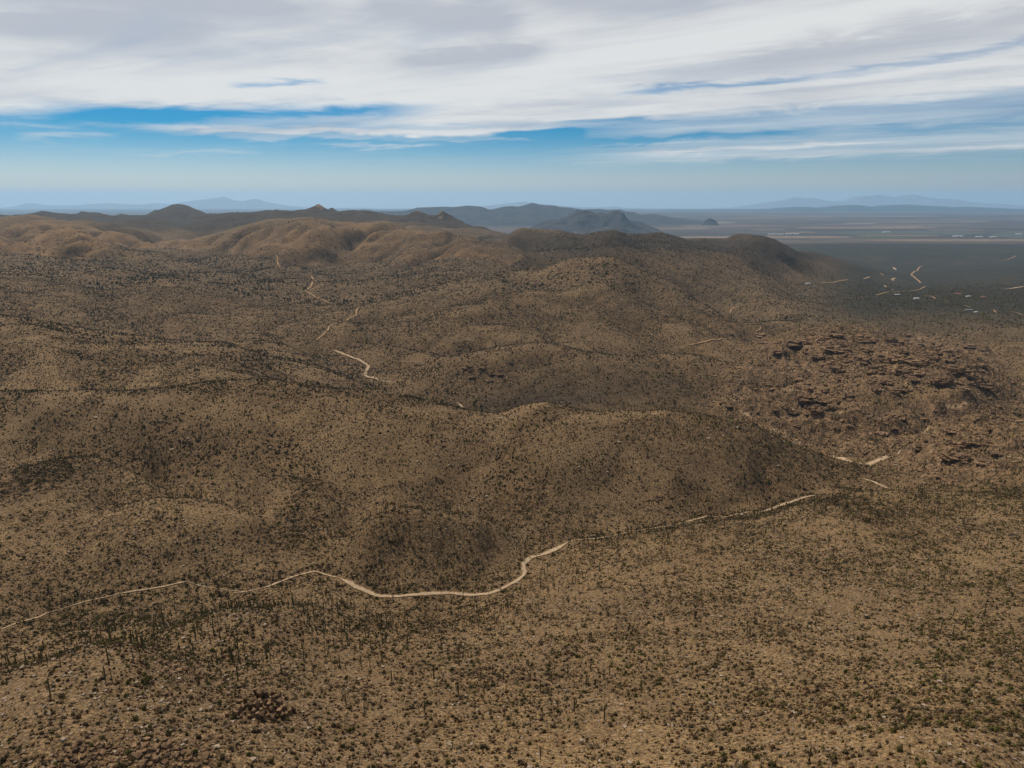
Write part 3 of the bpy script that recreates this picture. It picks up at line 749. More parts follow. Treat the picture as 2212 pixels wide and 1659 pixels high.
ribbon('dry_wash', W2[1:7], 7.0, M['sand'], seed=11)
ribbon('dry_wash', W2[6:8], 4.0, M['sand'], seed=12); ribbon('dry_wash', W2[-2:], 6.0, M['sand'], seed=13)
T1 = [(u, v) for u, v, h in TRAIL1]
for k, (a_, b_) in enumerate(((0, 4), (5, 9), (8, 12), (12, 17), (16, 21))):
    ribbon('dirt_road', T1[a_:b_], (8, 6.5, 5, 4.5, 4.2)[k], M['dirt'], seed=20 + k)
PLAIN_ROADS = [
    ([(1994, 575), (1985, 578), (1982, 584), (1972, 590), (1968, 594), (1976, 600), (1985, 608), (1989, 612)], 11),
    ([(1999, 619), (1986, 626), (1970, 629), (1950, 630), (1918, 631), (1906, 634), (1892, 638)], 8), ([(1886, 642), (1850, 643), (1804, 643.5)], 6),
    ([(1770, 611), (1794, 611), (1810, 608), (1832, 604)], 9), ([(2162, 564), (2178, 561), (2187, 557), (2194, 553)], 12),
    ([(1994, 640), (2004, 639), (2013, 641), (2021, 646)], 7), ([(2040, 650), (2051, 653)], 6), ([(2082, 660), (2098, 665)], 5), ([(2146, 670), (2152, 676)], 6),
    ([(2174, 673), (2192, 675), (2212, 682)], 6), ([(1578, 679), (1577, 671), (1583, 666), (1596, 663), (1608, 660.5)], 7),
    ([(1641, 704), (1646, 709), (1641, 713), (1630, 718)], 5), ([(1628, 733), (1656, 727), (1664, 724)], 5), ([(1484, 748), (1505, 742), (1531, 737), (1568, 733), (1578, 729)], 4.5),
]
for k, (pts, w) in enumerate(PLAIN_ROADS): ribbon('dirt_road', pts, w, M['dirt'], seed=40 + k, lift=0.6)
for k, (pts, w) in enumerate([([(1929, 578), (1932, 581), (1936, 584)], 22), ([(1901, 590), (1905, 593), (1910, 596)], 14), ([(1865, 603), (1872, 601), (1880, 598.5)], 9),
                              ([(1934, 600.5), (1926, 605), (1934, 608)], 14), ([(1910, 616.5), (1912, 619), (1918, 622)], 12), ([(1922, 627), (1934, 626)], 18), ([(2160, 625), (2185, 624), (2212, 619)], 16)]):
    ribbon('dry_wash', pts, w, M['sand'], seed=60 + k, lift=0.6)

# ------------------------------------------------------------------ fields on the far plain
FIELDS = [(1443, 1846, 510.5, 515.5, 'tan_field'), (1846, 1979, 513, 516.2, 'green_field'), (1851, 2034, 508.8, 511.2, 'tan_field'), (1711, 2034, 491, 494.5, 'tan_field'), (1620, 1699, 495.8, 497.6, 'tan_field'),
          (1694, 1764, 501.4, 503.6, 'tan_field'), (1800, 2134, 500, 507.6, 'town_green'), (1684, 2034, 466.4, 468.2, 'pale_field'), (1821, 1896, 482.4, 484.2, 'pale_field'), (2071, 2134, 478.2, 480, 'pale_field'),
          (1443, 1591, 479.8, 483.6, 'pale_field'), (1860, 2300, 518, 522, 'tan_field'), (2140, 2400, 501, 516, 'town_green'), (2000, 2130, 496.5, 498.2, 'tan_field'), (1560, 1650, 486.5, 488, 'tan_field'), (1120, 1260, 494, 496.5, 'pale_field')]
for k, (u0, u1, v0, v1, mt) in enumerate(FIELDS):
    ev, nv = [], 24
    for i in range(nv + 1):
        f = i / nv; uu = u0 + (u1 - u0) * f
        tp = min(1.0, 6 * f, 6 * (1 - f)) ** 0.5
        for vv in (v0 + (v1 - v0) * (0.5 - 0.5 * tp), v0 + (v1 - v0) * (0.5 + 0.5 * tp)):
            vv += 0.5 * math.sin(f * 9 + k) * 0.4
            Y_ = plain_dist(float(Tof(vv))); X_ = float(Sof(uu, vv)) * Y_; ev.append((X_, Y_, CAMZ + float(zat(X_, Y_)) + 2.5 + 0.02 * k))
    fcs = [(2 * i, 2 * i + 2, 2 * i + 3, 2 * i + 1) for i in range(nv)]
    mesh_obj('field', ev, fcs, M[mt], kind='structure')


# ------------------------------------------------------------------ mountains beyond the plain
def range_(name, crest, Y0, depth, mat, seed, rough=0.42, wl=2600, nu=420):
    base = float(plain_drop(Y0)) + 12
    c = np.array(crest, float)
    s = Sof(c[:, 0], c[:, 1]); z = -Tof(c[:, 1]) * Y0
    ss = np.linspace(s[0], s[-1], nu); zc = np.interp(ss, s, z)
    tt = np.linspace(-1, 1, 61)
    SS, TT = np.meshgrid(ss, tt)
    Y_ = Y0 + TT * depth; X_ = SS * Y0 * (1 + 0.3 * TT * depth / Y0)
    ends = np.clip(np.minimum(SS - ss[0], ss[-1] - SS) / (0.12 * (ss[-1] - ss[0])), 0, 1) ** 0.5
    ht = np.maximum(zc + base, 5)[None] * ends
    prof = (1 - np.abs(TT)) ** 1.25
    rn = fbm(X_ + 0.25 * wl * fbm(X_, Y_, wl * 1.4, 2, seed + 5), Y_, wl, 6, seed, True)
    z_ = -base + ht * np.clip(prof * (1 + rough * rn * np.clip(np.abs(TT) * 7, 0.22, 1.0)), 0, None)
    return mesh_obj(name, np.stack([X_, Y_, z_ + CAMZ], -1).reshape(-1, 3), grid_faces(61, nu), mat, True, kind='structure')


range_('mountains', [(690, 474), (738, 458), (770, 454), (785, 452), (815, 457), (878, 457), (903, 450), (940, 448), (958, 447), (978, 448), (1008, 445), (1040, 447), (1058, 454), (1090, 448), (1116, 449), (1133, 445), (1151, 439), (1163, 442), (1181, 444), (1193, 444), (1211, 448), (1231, 449), (1261, 453), (1296, 452), (1313, 455), (1336, 454), (1346, 458), (1368, 459), (1383, 465), (1408, 462), (1443, 466), (1480, 470), (1520, 474)], 18500, 3600, M['mountain'], 71)
range_('hills', [(1130, 490), (1180, 482), (1226, 474), (1246, 460), (1278, 463), (1296, 467), (1311, 465), (1331, 460), (1338, 461), (1348, 470), (1366, 480), (1400, 487), (1430, 490)], 11800, 1200, M['mountain'], 75, 0.6, 700)
range_('hills', [(1225, 499), (1276, 497), (1301, 492), (1326, 490), (1343, 493), (1358, 500), (1375, 503)], 10800, 500, M['hill_dark'], 79, 0.5, 500)
range_('hills', [(1518, 480), (1525, 476), (1530, 472.5), (1534, 472.5), (1539, 474), (1546, 478), (1552, 480)], 15500, 300, M['mountain'], 81, 0.4, 600)
range_('mountains', [(-330, 446), (-120, 450), (0, 452), (37, 447), (70, 439), (100, 443), (130, 444), (175, 443), (232, 439), (300, 442), (337, 439), (375, 442), (400, 436), (437, 431), (462, 428), (485, 425), (500, 431), (525, 435), (553, 430), (573, 437), (603, 442), (653, 448), (728, 454), (790, 459)], 78000, 9000, M['hazed_mountain'], 83, 0.3, 9000)
range_('mountains', [(1000, 452), (1056, 444), (1106, 439), (1131, 436), (1156, 439), (1193, 443), (1256, 448), (1306, 448), (1326, 446), (1356, 450), (1400, 453)], 72000, 8000, M['hazed_mountain'], 87, 0.3, 9000)
range_('mountains', [(1560, 452), (1581, 446), (1619, 439), (1659, 435), (1697, 433), (1722, 427), (1739, 429), (1759, 429), (1789, 435), (1829, 434), (1854, 425), (1884, 424), (1902, 421), (1917, 424), (1932, 428), (1954, 421), (1974, 420), (1992, 424), (2017, 429), (2049, 430), (2084, 435), (2122, 439), (2159, 440), (2212, 445), (2400, 441), (2700, 448)], 78000, 9000, M['hazed_mountain'], 91, 0.3, 9000)
range_('mountains', [(1470, 463), (1499, 460), (1559, 455), (1609, 453), (1659, 452), (1697, 449), (1734, 447), (1771, 449), (1799, 445), (1834, 443), (1859, 444), (1884, 448), (1922, 444), (1964, 442), (1989, 444), (2022, 446), (2054, 449), (2097, 447), (2134, 449), (2159, 450), (2212, 452), (2400, 447), (2700, 453)], 42000, 6000, M['mountain'], 95, 0.4, 5500)

# ------------------------------------------------------------------ plants and stones
def blocked(x, y):
    return np.array([(int(a // CELL), int(b_ // CELL)) in NOPLANT for a, b_ in zip(x, y)], bool)


def scatter(y0, y1, dens, smax=0.86, r=rng):
    """points spread evenly over the land between two distances, roughly the view's width"""
    n = int(dens * smax * (y1 * y1 - y0 * y0))
    y = np.sqrt(r.uniform(y0 * y0, y1 * y1, n)); x = r.uniform(-smax, smax, n) * y
    return x, y


def scr(x, y):
    T = -zat(x, y) / y; v = VofT(T); return UofS(x / y, v), v


def leafball(nl, size, seed, flat=0.75, core=True):
    """a bush: small leaf and twig faces spread through a rough dome, with an inner clump"""
    r = np.random.default_rng(seed); V, F = [], []
    lob = r.normal(0, 0.33, (5, 3)); lob[:, 2] = np.abs(lob[:, 2]) * 0.7
    for i in range(nl):
        c = lob[i % 5] + r.normal(0, 0.27, 3) * (1, 1, 0.8); c[2] = abs(c[2]) * flat + 0.05
        a, b_ = r.normal(0, 1, (2, 3)); a /= np.linalg.norm(a); b_ /= np.linalg.norm(b_)
        s_ = size * r.uniform(0.6, 1.3); k = len(V)
        V += [c - a * s_, c + a * s_ * 0.5 + b_ * s_, c + a * s_ * 0.8 - b_ * s_ * 0.6]; F.append((k, k + 1, k + 2))
    if core:
        k = len(V); m = 6
        for i in range(m):
            an = 2 * math.pi * i / m; rr = r.uniform(0.22, 0.40); V.append(np.array([rr * math.cos(an), rr * math.sin(an), r.uniform(0.0, 0.12)]))
        for i in range(m):
            an = 2 * math.pi * (i + 0.4) / m; rr = r.uniform(0.14, 0.32); V.append(np.array([rr * math.cos(an), rr * math.sin(an), r.uniform(0.30, 0.55) * flat / 0.75]))
        V.append(np.array([0, 0, 0.62 * flat / 0.75])); V.append(np.array([0, 0, -0.25]))
        for i in range(m):
            j = (i + 1) % m
            F += [(k + i, k + j, k + m + i), (k + j, k + m + j, k + m + i), (k + m + i, k + m + j, k + 2 * m), (k + j, k + i, k + 2 * m + 1)]
    return np.array(V), np.array(F)


def lowbush(seed):
    r = np.random.default_rng(seed); V = []; m = 4
    for i in range(m):
        an = 2 * math.pi * i / m + r.uniform(-.3, .3); rr = r.uniform(0.35, 0.6); V.append((rr * math.cos(an), rr * math.sin(an), r.uniform(-0.15, 0.15)))
    V.append((r.uniform(-.15, .15), r.uniform(-.15, .15), r.uniform(0.5, 0.8)))
    return np.array(V), np.array([(i, (i + 1) % m, m) for i in range(m)])


def spread(name, x, y, size, hgt, templates, mat, tone=None, label=None, sink=0.05):
    """one object of very many small plants"""
    n = len(x)
    if n == 0: return None
    z = zat(x, y) + CAMZ
    rot = rng.uniform(0, 2 * np.pi, n); pick = rng.integers(0, len(templates), n)
    VV, FF, TT, base = [], [], [], 0
    for k, (tv, tf) in enumerate(templates):
        i = np.where(pick == k)[0]
        if not len(i): continue
        c, s_ = np.cos(rot[i]), np.sin(rot[i])
        vx = (tv[None, :, 0] * c[:, None] - tv[None, :, 1] * s_[:, None]) * size[i, None] + x[i, None]
        vy = (tv[None, :, 0] * s_[:, None] + tv[None, :, 1] * c[:, None]) * size[i, None] + y[i, None]
        vz = (tv[None, :, 2] - sink) * hgt[i, None] + z[i, None]
        VV.append(np.stack([vx, vy, vz], -1).reshape(-1, 3))
        FF.append((tf[None] + (base + np.arange(len(i)) * len(tv))[:, None, None]).reshape(-1, 3))
        if tone is not None: TT.append(np.repeat(tone[i], len(tv)))
        base += len(i) * len(tv)
    o = mesh_obj(name, np.concatenate(VV), np.concatenate(FF), mat, kind='stuff')
    if tone is not None: add_attr(o, 'tone', np.concatenate(TT))
    if label: o['label'] = label
    return o


def merge(parts):
    V, F, b_ = [], [], 0
    for v, f in parts: V.append(v); F.append(f + b_); b_ += len(v)
    return np.concatenate(V), np.concatenate(F)


LEAF_NEAR = [leafball(44, 0.095, 100 + i) for i in range(7)]
LEAF_MID = [merge((leafball(12, 0.19, 200 + i, 0.75, False), lowbush(250 + i))) for i in range(6)]
LEAF_LOW = [lowbush(300 + i) for i in range(8)]
SPECIES = ['creosote', 'rust', 'green', 'grey']
STUFFNAME = {'creosote': 'creosote_shrubs', 'rust': 'russet_shrubs', 'green': 'green_shrubs', 'grey': 'grey_shrubs'}


def shrub_points(y0, y1, dens):
    x, y = scatter(y0, y1, dens, 1.2 if y1 < 600 else 1.05 if y1 < 2000 else 0.9)
    u, v = scr(x, y)
    n1 = fbm(x, y, 70, 3, 51); n2 = fbm(x, y, 16, 3, 55)
    keep = rng.random(len(x)) < np.clip(0.56 + 0.70 * n1 + 0.65 * n2 + 0.28 * sample(dense, x, y), 0.06, 1)
    keep &= rng.random(len(x)) > sm(y, 3100, 3900)
    keep &= rng.random(len(x)) > 0.45 * sample(rocky, x, y) + 0.62 * sample(gold, x, y)
    x, y, u, v = (a[keep] for a in (x, y, u, v))
    keep = ~blocked(x, y); x, y, u, v = (a[keep] for a in (x, y, u, v))
    # what grows where: more green low on the left and along the right flank, more rust on the near slope
    w = np.stack([np.full(len(x), 0.42) + 0.3 * fbm(x, y, 60, 2, 61), 0.16 + 0.30 * np.clip(fbm(x, y, 45, 2, 63), 0, 1) + 0.16 * (y < 300),
                  0.09 + 0.22 * np.exp(-((u - 250) / 350) ** 2 - ((v - 1340) / 90) ** 2) + 0.16 * np.exp(-((u - 2150) / 250) ** 2 - ((v - 1400) / 350) ** 2) + 0.12 * sm(x / y, 0.35, 0.6) * sm(y, 1500, 2200),
                  np.full(len(x), 0.34)])
    w = np.clip(w, 0.01, None); w = np.cumsum(w / w.sum(0), 0); q = rng.random(len(x))
    sp = (q[None] > w).sum(0)
    return x, y, u, v, np.clip(sp, 0, 3)


def sizes(sp, n):
    base = np.array([1.10, 0.95, 1.45, 0.80])[sp]
    s_ = base * np.exp(rng.normal(-0.05, 0.46, n)); return np.clip(s_, 0.3, 3.1)


ALL = {}
for zone, (y0, y1, dens, tpl, k) in enumerate(((85, 300, 0.95, LEAF_NEAR, 0.78), (300, 560, 0.80, LEAF_MID, 0.80), (560, 1000, 0.50, LEAF_LOW, 0.98), (1000, 1900, 0.155, LEAF_LOW, 1.55), (1900, 3900, 0.030, LEAF_LOW, 2.9))):
    x, y, u, v, sp = shrub_points(y0, y1, dens); s_ = sizes(sp, len(x)) * k * (1 + 0.25 * sample(gully, x, y))
    if zone == 0:
        show = visible(x, y, zat(x, y) + s_ * 0.5) & (u > 5) & (u < 2207) & (v < 1655)
        big = np.where(show, s_ / np.hypot(y, zat(x, y)), 0); order = np.argsort(-big)[:300]
        mine = np.zeros(len(x), bool); mine[order] = True
        ALL['single'] = (x[mine], y[mine], sp[mine], s_[mine], u[mine], v[mine])
        x, y, sp, s_, u, v = (a[~mine] for a in (x, y, sp, s_, u, v))
    for q, nm in enumerate(SPECIES):
        i = sp == q
        ALL.setdefault((q, zone), []).append((x[i], y[i], s_[i], tpl))
bx, by = [], []
for pts, n in ((WASH1, 900), (WASH2, 260), (WASHG, 150)):
    q_ = np.array([hit(u, v) for u, v, h in pts]); d_ = np.r_[0, np.cumsum(np.hypot(*np.diff(q_, axis=0).T)) + np.arange(1, len(q_)) * 1e-6]
    k_ = rng.uniform(0, d_[-1], n); off = np.abs(rng.normal(0, 5.5, n)) + 1.0; far_ = rng.random(n) < 0.72
    bx.append(np.interp(k_, d_, q_[:, 0]) + rng.normal(0, 2, n)); by.append(np.interp(k_, d_, q_[:, 1]) + np.where(far_, off, -off))
bx, by = np.concatenate(bx), np.concatenate(by); kp = ~blocked(bx, by); bx, by = bx[kp], by[kp]
bs = np.clip(1.7 * np.exp(rng.normal(0, 0.35, len(bx))), 0.8, 3.6)
for q, a in ((0, 0.0), (2, 0.72)):
    i = (np.arange(len(bx)) / len(bx) * 7.31 % 1 >= 0.72) if q == 2 else (np.arange(len(bx)) / len(bx) * 7.31 % 1 < 0.72)
    x, y, s_, tpl = ALL[(q, 1)][0]
    ALL[(q, 1)][0] = (np.r_[x, bx[i]], np.r_[y, by[i]], np.r_[s_, bs[i]], tpl)
SHRUB_STUFF_LABEL = {'creosote': 'dark olive brown desert bushes dotted all over the slopes', 'rust': 'rust brown dry bushes scattered over the slopes',
                     'green': 'yellow green bushes scattered over the slopes', 'grey': 'low grey tan bushes scattered over the slopes'}
for zone in range(5):
    for q, nm in enumerate(SPECIES):
        x, y, s_, tpl = ALL[(q, zone)][0]
        spread(STUFFNAME[nm], x, y, s_, s_ * rng.uniform(0.65, 0.95, len(s_)) * (1.35 if q == 2 else 1), tpl, M[nm], rng.random(len(x)), SHRUB_STUFF_LABEL[nm])


for y0, y1, de, k in ((85, 300, 0.9, 1.0), (300, 600, 0.42, 1.35)):
    x, y = scatter(y0, y1, de, 1.2); kp = rng.random(len(x)) < np.clip(0.45 + 0.9 * fbm(x, y, 22, 3, 91), 0.03, 1); kp[kp] &= ~blocked(x[kp], y[kp]); x, y = x[kp], y[kp]
    s_ = np.clip(0.42 * np.exp(rng.normal(0, 0.35, len(x))), 0.2, 0.9) * k
    spread('dry_grass', x, y, s_, s_ * 0.8, LEAF_LOW, M['straw'], rng.random(len(x)), 'straw coloured dry grass tufts between the bushes')


def tag(o, label, cat, group=None):
    o['label'] = label; o['category'] = cat
    if group: o['group'] = group
    return o


def place(o, x, y, rz, sx, sz, sink=0.0):
    o.location = (x, y, float(zat(x, y)) + CAMZ - sink); o.rotation_euler = (0, 0, rz); o.scale = (sx, sx, sz)
    return o


def proto(name, vf, mat, tone=None):
    v, f = vf; o = mesh_obj(name, v, f, mat); C.objects.unlink(o)
    add_attr(o, 'tone', np.full(len(v), 0.5) if tone is None else tone)
    return o


def inst(p):
    o = p.copy(); C.objects.link(o); return o


def where(u, v):
    """the part of the land a point lies on, named by what can be found there"""
    if u < 760 and v > 1385: return 'on the rocky knoll at the lower left'
    if v > 1480 and u < 1500: return 'on the nearest open slope at the bottom centre'
    if u > 1500 and v > 1300: return 'on the broad near slope at the lower right'
    return 'on the slope below the sandy wash'


SHRUB_WORDS = {0: 'large dark olive bush', 1: 'large rust brown bush', 2: 'tall yellow green bush', 3: 'wide grey tan bush'}
protos = {q: [proto('desert_shrub', leafball(80, 0.075, 400 + 10 * q + i), M[SPECIES[q]], None) for i in range(4)] for q in range(4)}
for k, (x, y, q, s_, u, v) in enumerate(zip(*ALL['single'])):
    o = inst(protos[q][k % 4]); place(o, x, y, random.uniform(0, 6.28), s_, s_ * random.uniform(0.7, 0.95) * (1.3 if q == 2 else 1), 0.05)
    tag(o, SHRUB_WORDS[q] + ' ' + where(u, v), 'shrub', SHRUB_WORDS[q] + 's ' + where(u, v))


# saguaros
def saguaro(seed, arms):
    r = np.random.default_rng(seed); V, F = [], []
    def tube(path, rad):
        path = np.array(path, float); n = 8; k = len(V)
        for i, p in enumerate(path):
            d = path[min(i + 1, len(path) - 1)] - path[max(i - 1, 0)]; d /= np.linalg.norm(d)
            a = np.cross(d, (0.3, 1, 0.1)); a /= np.linalg.norm(a); b_ = np.cross(d, a)
            for j in range(n):
                an = 2 * math.pi * j / n; rr = rad[i] * (1.0 if j % 2 else 0.82); V.append(p + rr * (a * math.cos(an) + b_ * math.sin(an)))
        for i in range(len(path) - 1):
            for j in range(n):
                j2 = (j + 1) % n; F.append((k + i * n + j, k + i * n + j2, k + (i + 1) * n + j2)); F.append((k + i * n + j, k + (i + 1) * n + j2, k + (i + 1) * n + j))
    t_ = 0.036
    tube([(0, 0, -0.06), (0, 0, 0.2), (r.normal(0, .005), r.normal(0, .005), 0.55), (r.normal(0, .008), 0, 0.88), (0, 0, 0.97), (0, 0, 1.0)], [t_ * 0.85, t_, t_ * 1.08, t_, t_ * 0.65, 0.006])
    for i in range(arms):
        an = r.uniform(0, 6.28); z = r.uniform(0.35, 0.6); ox, oy = math.cos(an), math.sin(an); L = r.uniform(0.10, 0.15); top = r.uniform(0.2, 0.38)
        q = [(ox * 0.02, oy * 0.02, z), (ox * L * 0.7, oy * L * 0.7, z + 0.01), (ox * L, oy * L, z + 0.06), (ox * L, oy * L, z + top * 0.85), (ox * L, oy * L, z + top)]
        tube(q, [t_ * 0.6, t_ * 0.62, t_ * 0.68, t_ * 0.62, 0.008])
    return np.array(V), np.array(F)


SAG = [saguaro(500 + i, a) for i, a in enumerate((0, 0, 1, 0, 2, 0, 0, 3))]
STANDS = [  # where cactus stands show, and how thick
    (560, 1310, 240, 28, 0.030), (330, 1385, 260, 30, 0.018), (640, 1400, 180, 50, 0.022), (520, 1395, 110, 45, 0.020), (800, 1330, 130, 45, 0.016), (850, 1400, 160, 70, 0.010),
    (1400, 1165, 330, 26, 0.030), (1750, 1105, 260, 22, 0.024), (1150, 1240, 90, 70, 0.016), (1950, 1085, 220, 30, 0.013), (1060, 1330, 170, 60, 0.010), (960, 1180, 160, 70, 0.009),
    (860, 1100, 180, 14, 0.020), (400, 1075, 170, 14, 0.016), (210, 985, 140, 12, 0.014), (950, 868, 90, 14, 0.014), (760, 835, 70, 12, 0.01), (2000, 985, 110, 30, 0.008), (300, 838, 240, 8, 0.008),
    (120, 1440, 200, 18, 0.012), (1250, 1420, 500, 160, 0.0012), (1900, 1300, 400, 200, 0.0006), (1500, 1010, 300, 60, 0.0015), (1130, 1600, 400, 120, 0.0007), (1330, 890, 180, 10, 0.010), (2150, 1200, 130, 90, 0.004)]
x, y = scatter(110, 1000, 0.055)
u, v = scr(x, y)
dens = np.full(len(x), 0.0004)
for u0, v0, ru, rv, a in STANDS: dens += a * np.exp(-((u - u0) / ru) ** 2 - ((v - v0) / rv) ** 2)
dens *= np.clip(1 + 1.4 * fbm(x, y, 40, 2, 71), 0.1, 2.2)
zz = zat(x, y)
keep = (rng.random(len(x)) < dens / 0.055) & visible(x, y, zz + 4)
keep[keep] &= ~blocked(x[keep], y[keep])
x, y, u, v = (a[keep] for a in (x, y, u, v))
hh = np.clip(rng.normal(4.0, 1.1, len(x)), 1.6, 6.8)
inside = (u > 3) & (u < 2209) & (v < 1656)
score = np.where(inside, hh / np.hypot(y, zat(x, y)), 0); order = np.argsort(-score)
single, rest = order[:300], order[300:]
spread('saguaro_cacti', x[rest], y[rest], hh[rest] * 1.1, hh[rest], SAG, M['cactus'], rng.random(len(rest)), 'saguaro stands thinning out over the farther slopes', 0.0)
sprotos = [proto('saguaro_cactus', s_, M['cactus']) for s_ in SAG]


def sag_where(u, v):
    if v < 1260 and u > 1180: return 'in the dense stand on the rim above the wash'
    if v < 1380 and u < 760: return 'in the green strip below the wash at left'
    if v < 1500 and u < 1000: return 'on the pale slope behind the rock piles'
    if v >= 1480 and u < 1000: return 'near the rock piles at the lower left'
    if u < 1250: return 'on the open slope beside the bend of the wash'
    return 'alone on the broad near slope at right'


for k in single:
    kind = int(rng.integers(0, 8)); o = inst(sprotos[kind]); place(o, x[k], y[k], random.uniform(0, 6.28), hh[k] * 1.1, hh[k])
    what = 'single-stemmed saguaro' if kind in (0, 1, 3, 5, 6) else 'saguaro with one raised arm' if kind == 2 else 'saguaro with several raised arms'
    tag(o, what + ' ' + sag_where(u[k], v[k]), 'cactus', what + 's ' + sag_where(u[k], v[k]))


# stones and rock piles
def block(r, dims, upright=False):
    """an angular weathered block: hull of points on a squarish body"""
    import bmesh
    bm = bmesh.new()
    for c in [(a, b_, d) for a in (-1, 1) for b_ in (-1, 1) for d in (-1, 1)] + [tuple(r.normal(0, 0.75, 3)) for _ in range(5)]:
        p = np.array(c, float) * r.uniform(0.62, 1.0, 3) + r.normal(0, 0.08, 3); bm.verts.new(np.clip(p, -1.25, 1.25) * np.array(dims) * 0.5)
    res = bmesh.ops.convex_hull(bm, input=bm.verts[:])
    bmesh.ops.delete(bm, geom=[g for g in res['geom_interior'] if isinstance(g, bmesh.types.BMVert)], context='VERTS')
    bmesh.ops.triangulate(bm, faces=bm.faces[:])
    bm.verts.index_update()
    v = np.array([w.co[:] for w in bm.verts]); f = np.array([[w.index for w in fc.verts] for fc in bm.faces]); bm.free()
    return v, f


def rotz(v, a, tilt=0.0, ta=0.0):
    c, s_ = math.cos(a), math.sin(a); v = v @ np.array([[c, s_, 0], [-s_, c, 0], [0, 0, 1]])
    c, s_ = math.cos(tilt), math.sin(tilt); k = np.array([math.cos(ta), math.sin(ta), 0])
    return v * c + np.cross(k, v) * s_ + np.outer(v @ k, k) * (1 - c)


rr = np.random.default_rng(77)
STONES = [block(rr, (1, rr.uniform(0.6, 1), rr.uniform(0.45, 0.8))) for _ in range(10)]
x, y = scatter(90, 560, 0.34)
u, v = scr(x, y)
dn = 0.20 + 0.55 * np.clip(sample(stony, x, y) - 0.35, 0, 1) + 0.7 * np.exp(-((u - 300) / 330) ** 2 - ((v - 1560) / 120) ** 2) + 0.35 * np.exp(-((u - 520) / 180) ** 2 - ((v - 1335) / 30) ** 2) + 0.3 * np.exp(-((u - 1000) / 160) ** 2 - ((v - 1130) / 50) ** 2)
keep = (rng.random(len(x)) < dn); keep[keep] &= ~blocked(x[keep], y[keep])
x, y, u, v = (a[keep] for a in (x, y, u, v))
s_ = np.clip(0.42 * np.exp(rng.normal(0, 0.5, len(x))), 0.2, 1.7)
sc_ = np.where((u > 5) & (u < 2207) & (v < 1655) & visible(x, y, zat(x, y) + s_ * .4), s_ / np.hypot(y, zat(x, y)), 0)
order = np.argsort(-sc_); single, rest = order[:220], order[220:]
spread('pale_stones', x[rest], y[rest], s_[rest], s_[rest] * 0.8, STONES, M['pale_rock'], None, 'pale stones strewn over the slopes', -0.12)
bprotos = [proto('boulder', b_, M['pale_rock']) for b_ in STONES]
for k in single:
    o = inst(bprotos[k % 10]); place(o, x[k], y[k], random.uniform(0, 6.28), s_[k], s_[k] * 0.85, -0.15 * s_[k])
    tag(o, 'pale granite boulder lying ' + where(u[k], v[k]), 'boulder', 'pale boulders ' + where(u[k], v[k]))
# paler stones and ledges along the farther ridges
x, y = scatter(560, 1900, 0.035); u, v = scr(x, y)
LEDGES = [(1250, 900, 60, 22), (1420, 950, 90, 30), (1530, 930, 90, 30), (990, 800, 60, 30), (1100, 830, 120, 40), (420, 960, 80, 30), (700, 770, 60, 25), (1350, 1100, 60, 14), (1000, 1110, 130, 40), (1330, 790, 80, 25), (2060, 960, 130, 60), (1900, 790, 220, 80), (1560, 870, 80, 30)]
dn = np.full(len(x), 0.12)
for u0, v0, ru, rv in LEDGES: dn += 0.55 * np.exp(-((u - u0) / ru) ** 2 - ((v - v0) / rv) ** 2)
dn *= np.clip(0.7 + 1.6 * fbm(x, y, 50, 3, 81), 0.05, 2)
keep = rng.random(len(x)) < dn; x, y = x[keep], y[keep]
s_ = np.clip(0.95 * np.exp(rng.normal(0, 0.5, len(x))), 0.4, 4.0)
spread('pale_stones', x, y, s_, s_ * 0.6, STONES, M['pale_rock'], None, 'pale stones and ledges along the farther ridges', -0.1)


x, y = scatter(620, 1900, 0.030); rk_ = sample(rocky, x, y); n_ = fbm(x, y, 60, 3, 83)
keep = rng.random(len(x)) < np.clip(rk_ * 1.1 - 0.15, 0, 1) * np.clip(0.5 + 1.3 * n_, 0.05, 1); x, y = x[keep], y[keep]
s_ = np.clip(2.0 * np.exp(rng.normal(0, 0.6, len(x))), 0.8, 9.0)
spread('rock_rubble', x, y, s_ * 1.15, s_ * 0.75, STONES, M['brown_rock'], None, 'broken brown rock covering the rugged hill and shoulder', 0.0)


def pile(u, v, w, label, n, seed, mat, upright, block_size, row=False):
    """a rock pile whose blocks are parts"""
    r = np.random.default_rng(seed); q = hit(u, v); root = bpy.data.objects.new('rock_outcrop', None); C.objects.link(root)
    z0 = float(zat(*q)); root.location = (q[0], q[1], z0 + CAMZ); tag(root, label, 'rock outcrop', 'rock piles on the knoll')
    for i in range(n):
        if row:
            px = (i % 8 - 3.5) / 8 * w + r.normal(0, 0.2); py = (i // 8) * block_size * 1.0 + r.normal(0, 0.3)
        else:
            a = r.uniform(0, 6.28); d = w * 0.5 * r.random() ** 0.7; px, py = d * math.cos(a), d * math.sin(a) * 0.7
        sz = block_size * r.uniform(0.35, 1.0) * (1 - 0.35 * abs(px) / (w * 0.5 + .1))
        dims = (sz * 0.75, sz * 0.8, sz * (1.75 if upright else 0.8))
        vv, ff = block(r, dims); vv = rotz(vv, r.uniform(-.5, .5), r.normal(0, 0.16 if upright else 0.35), r.uniform(0, 6.28))
        zl = float(zat(q[0] + px, q[1] + py)) - z0 + dims[2] * (0.26 if upright else 0.12)
        o = mesh_obj('rock_block', vv + np.array([px, py, zl]), ff, mat, parent=root)
    return root


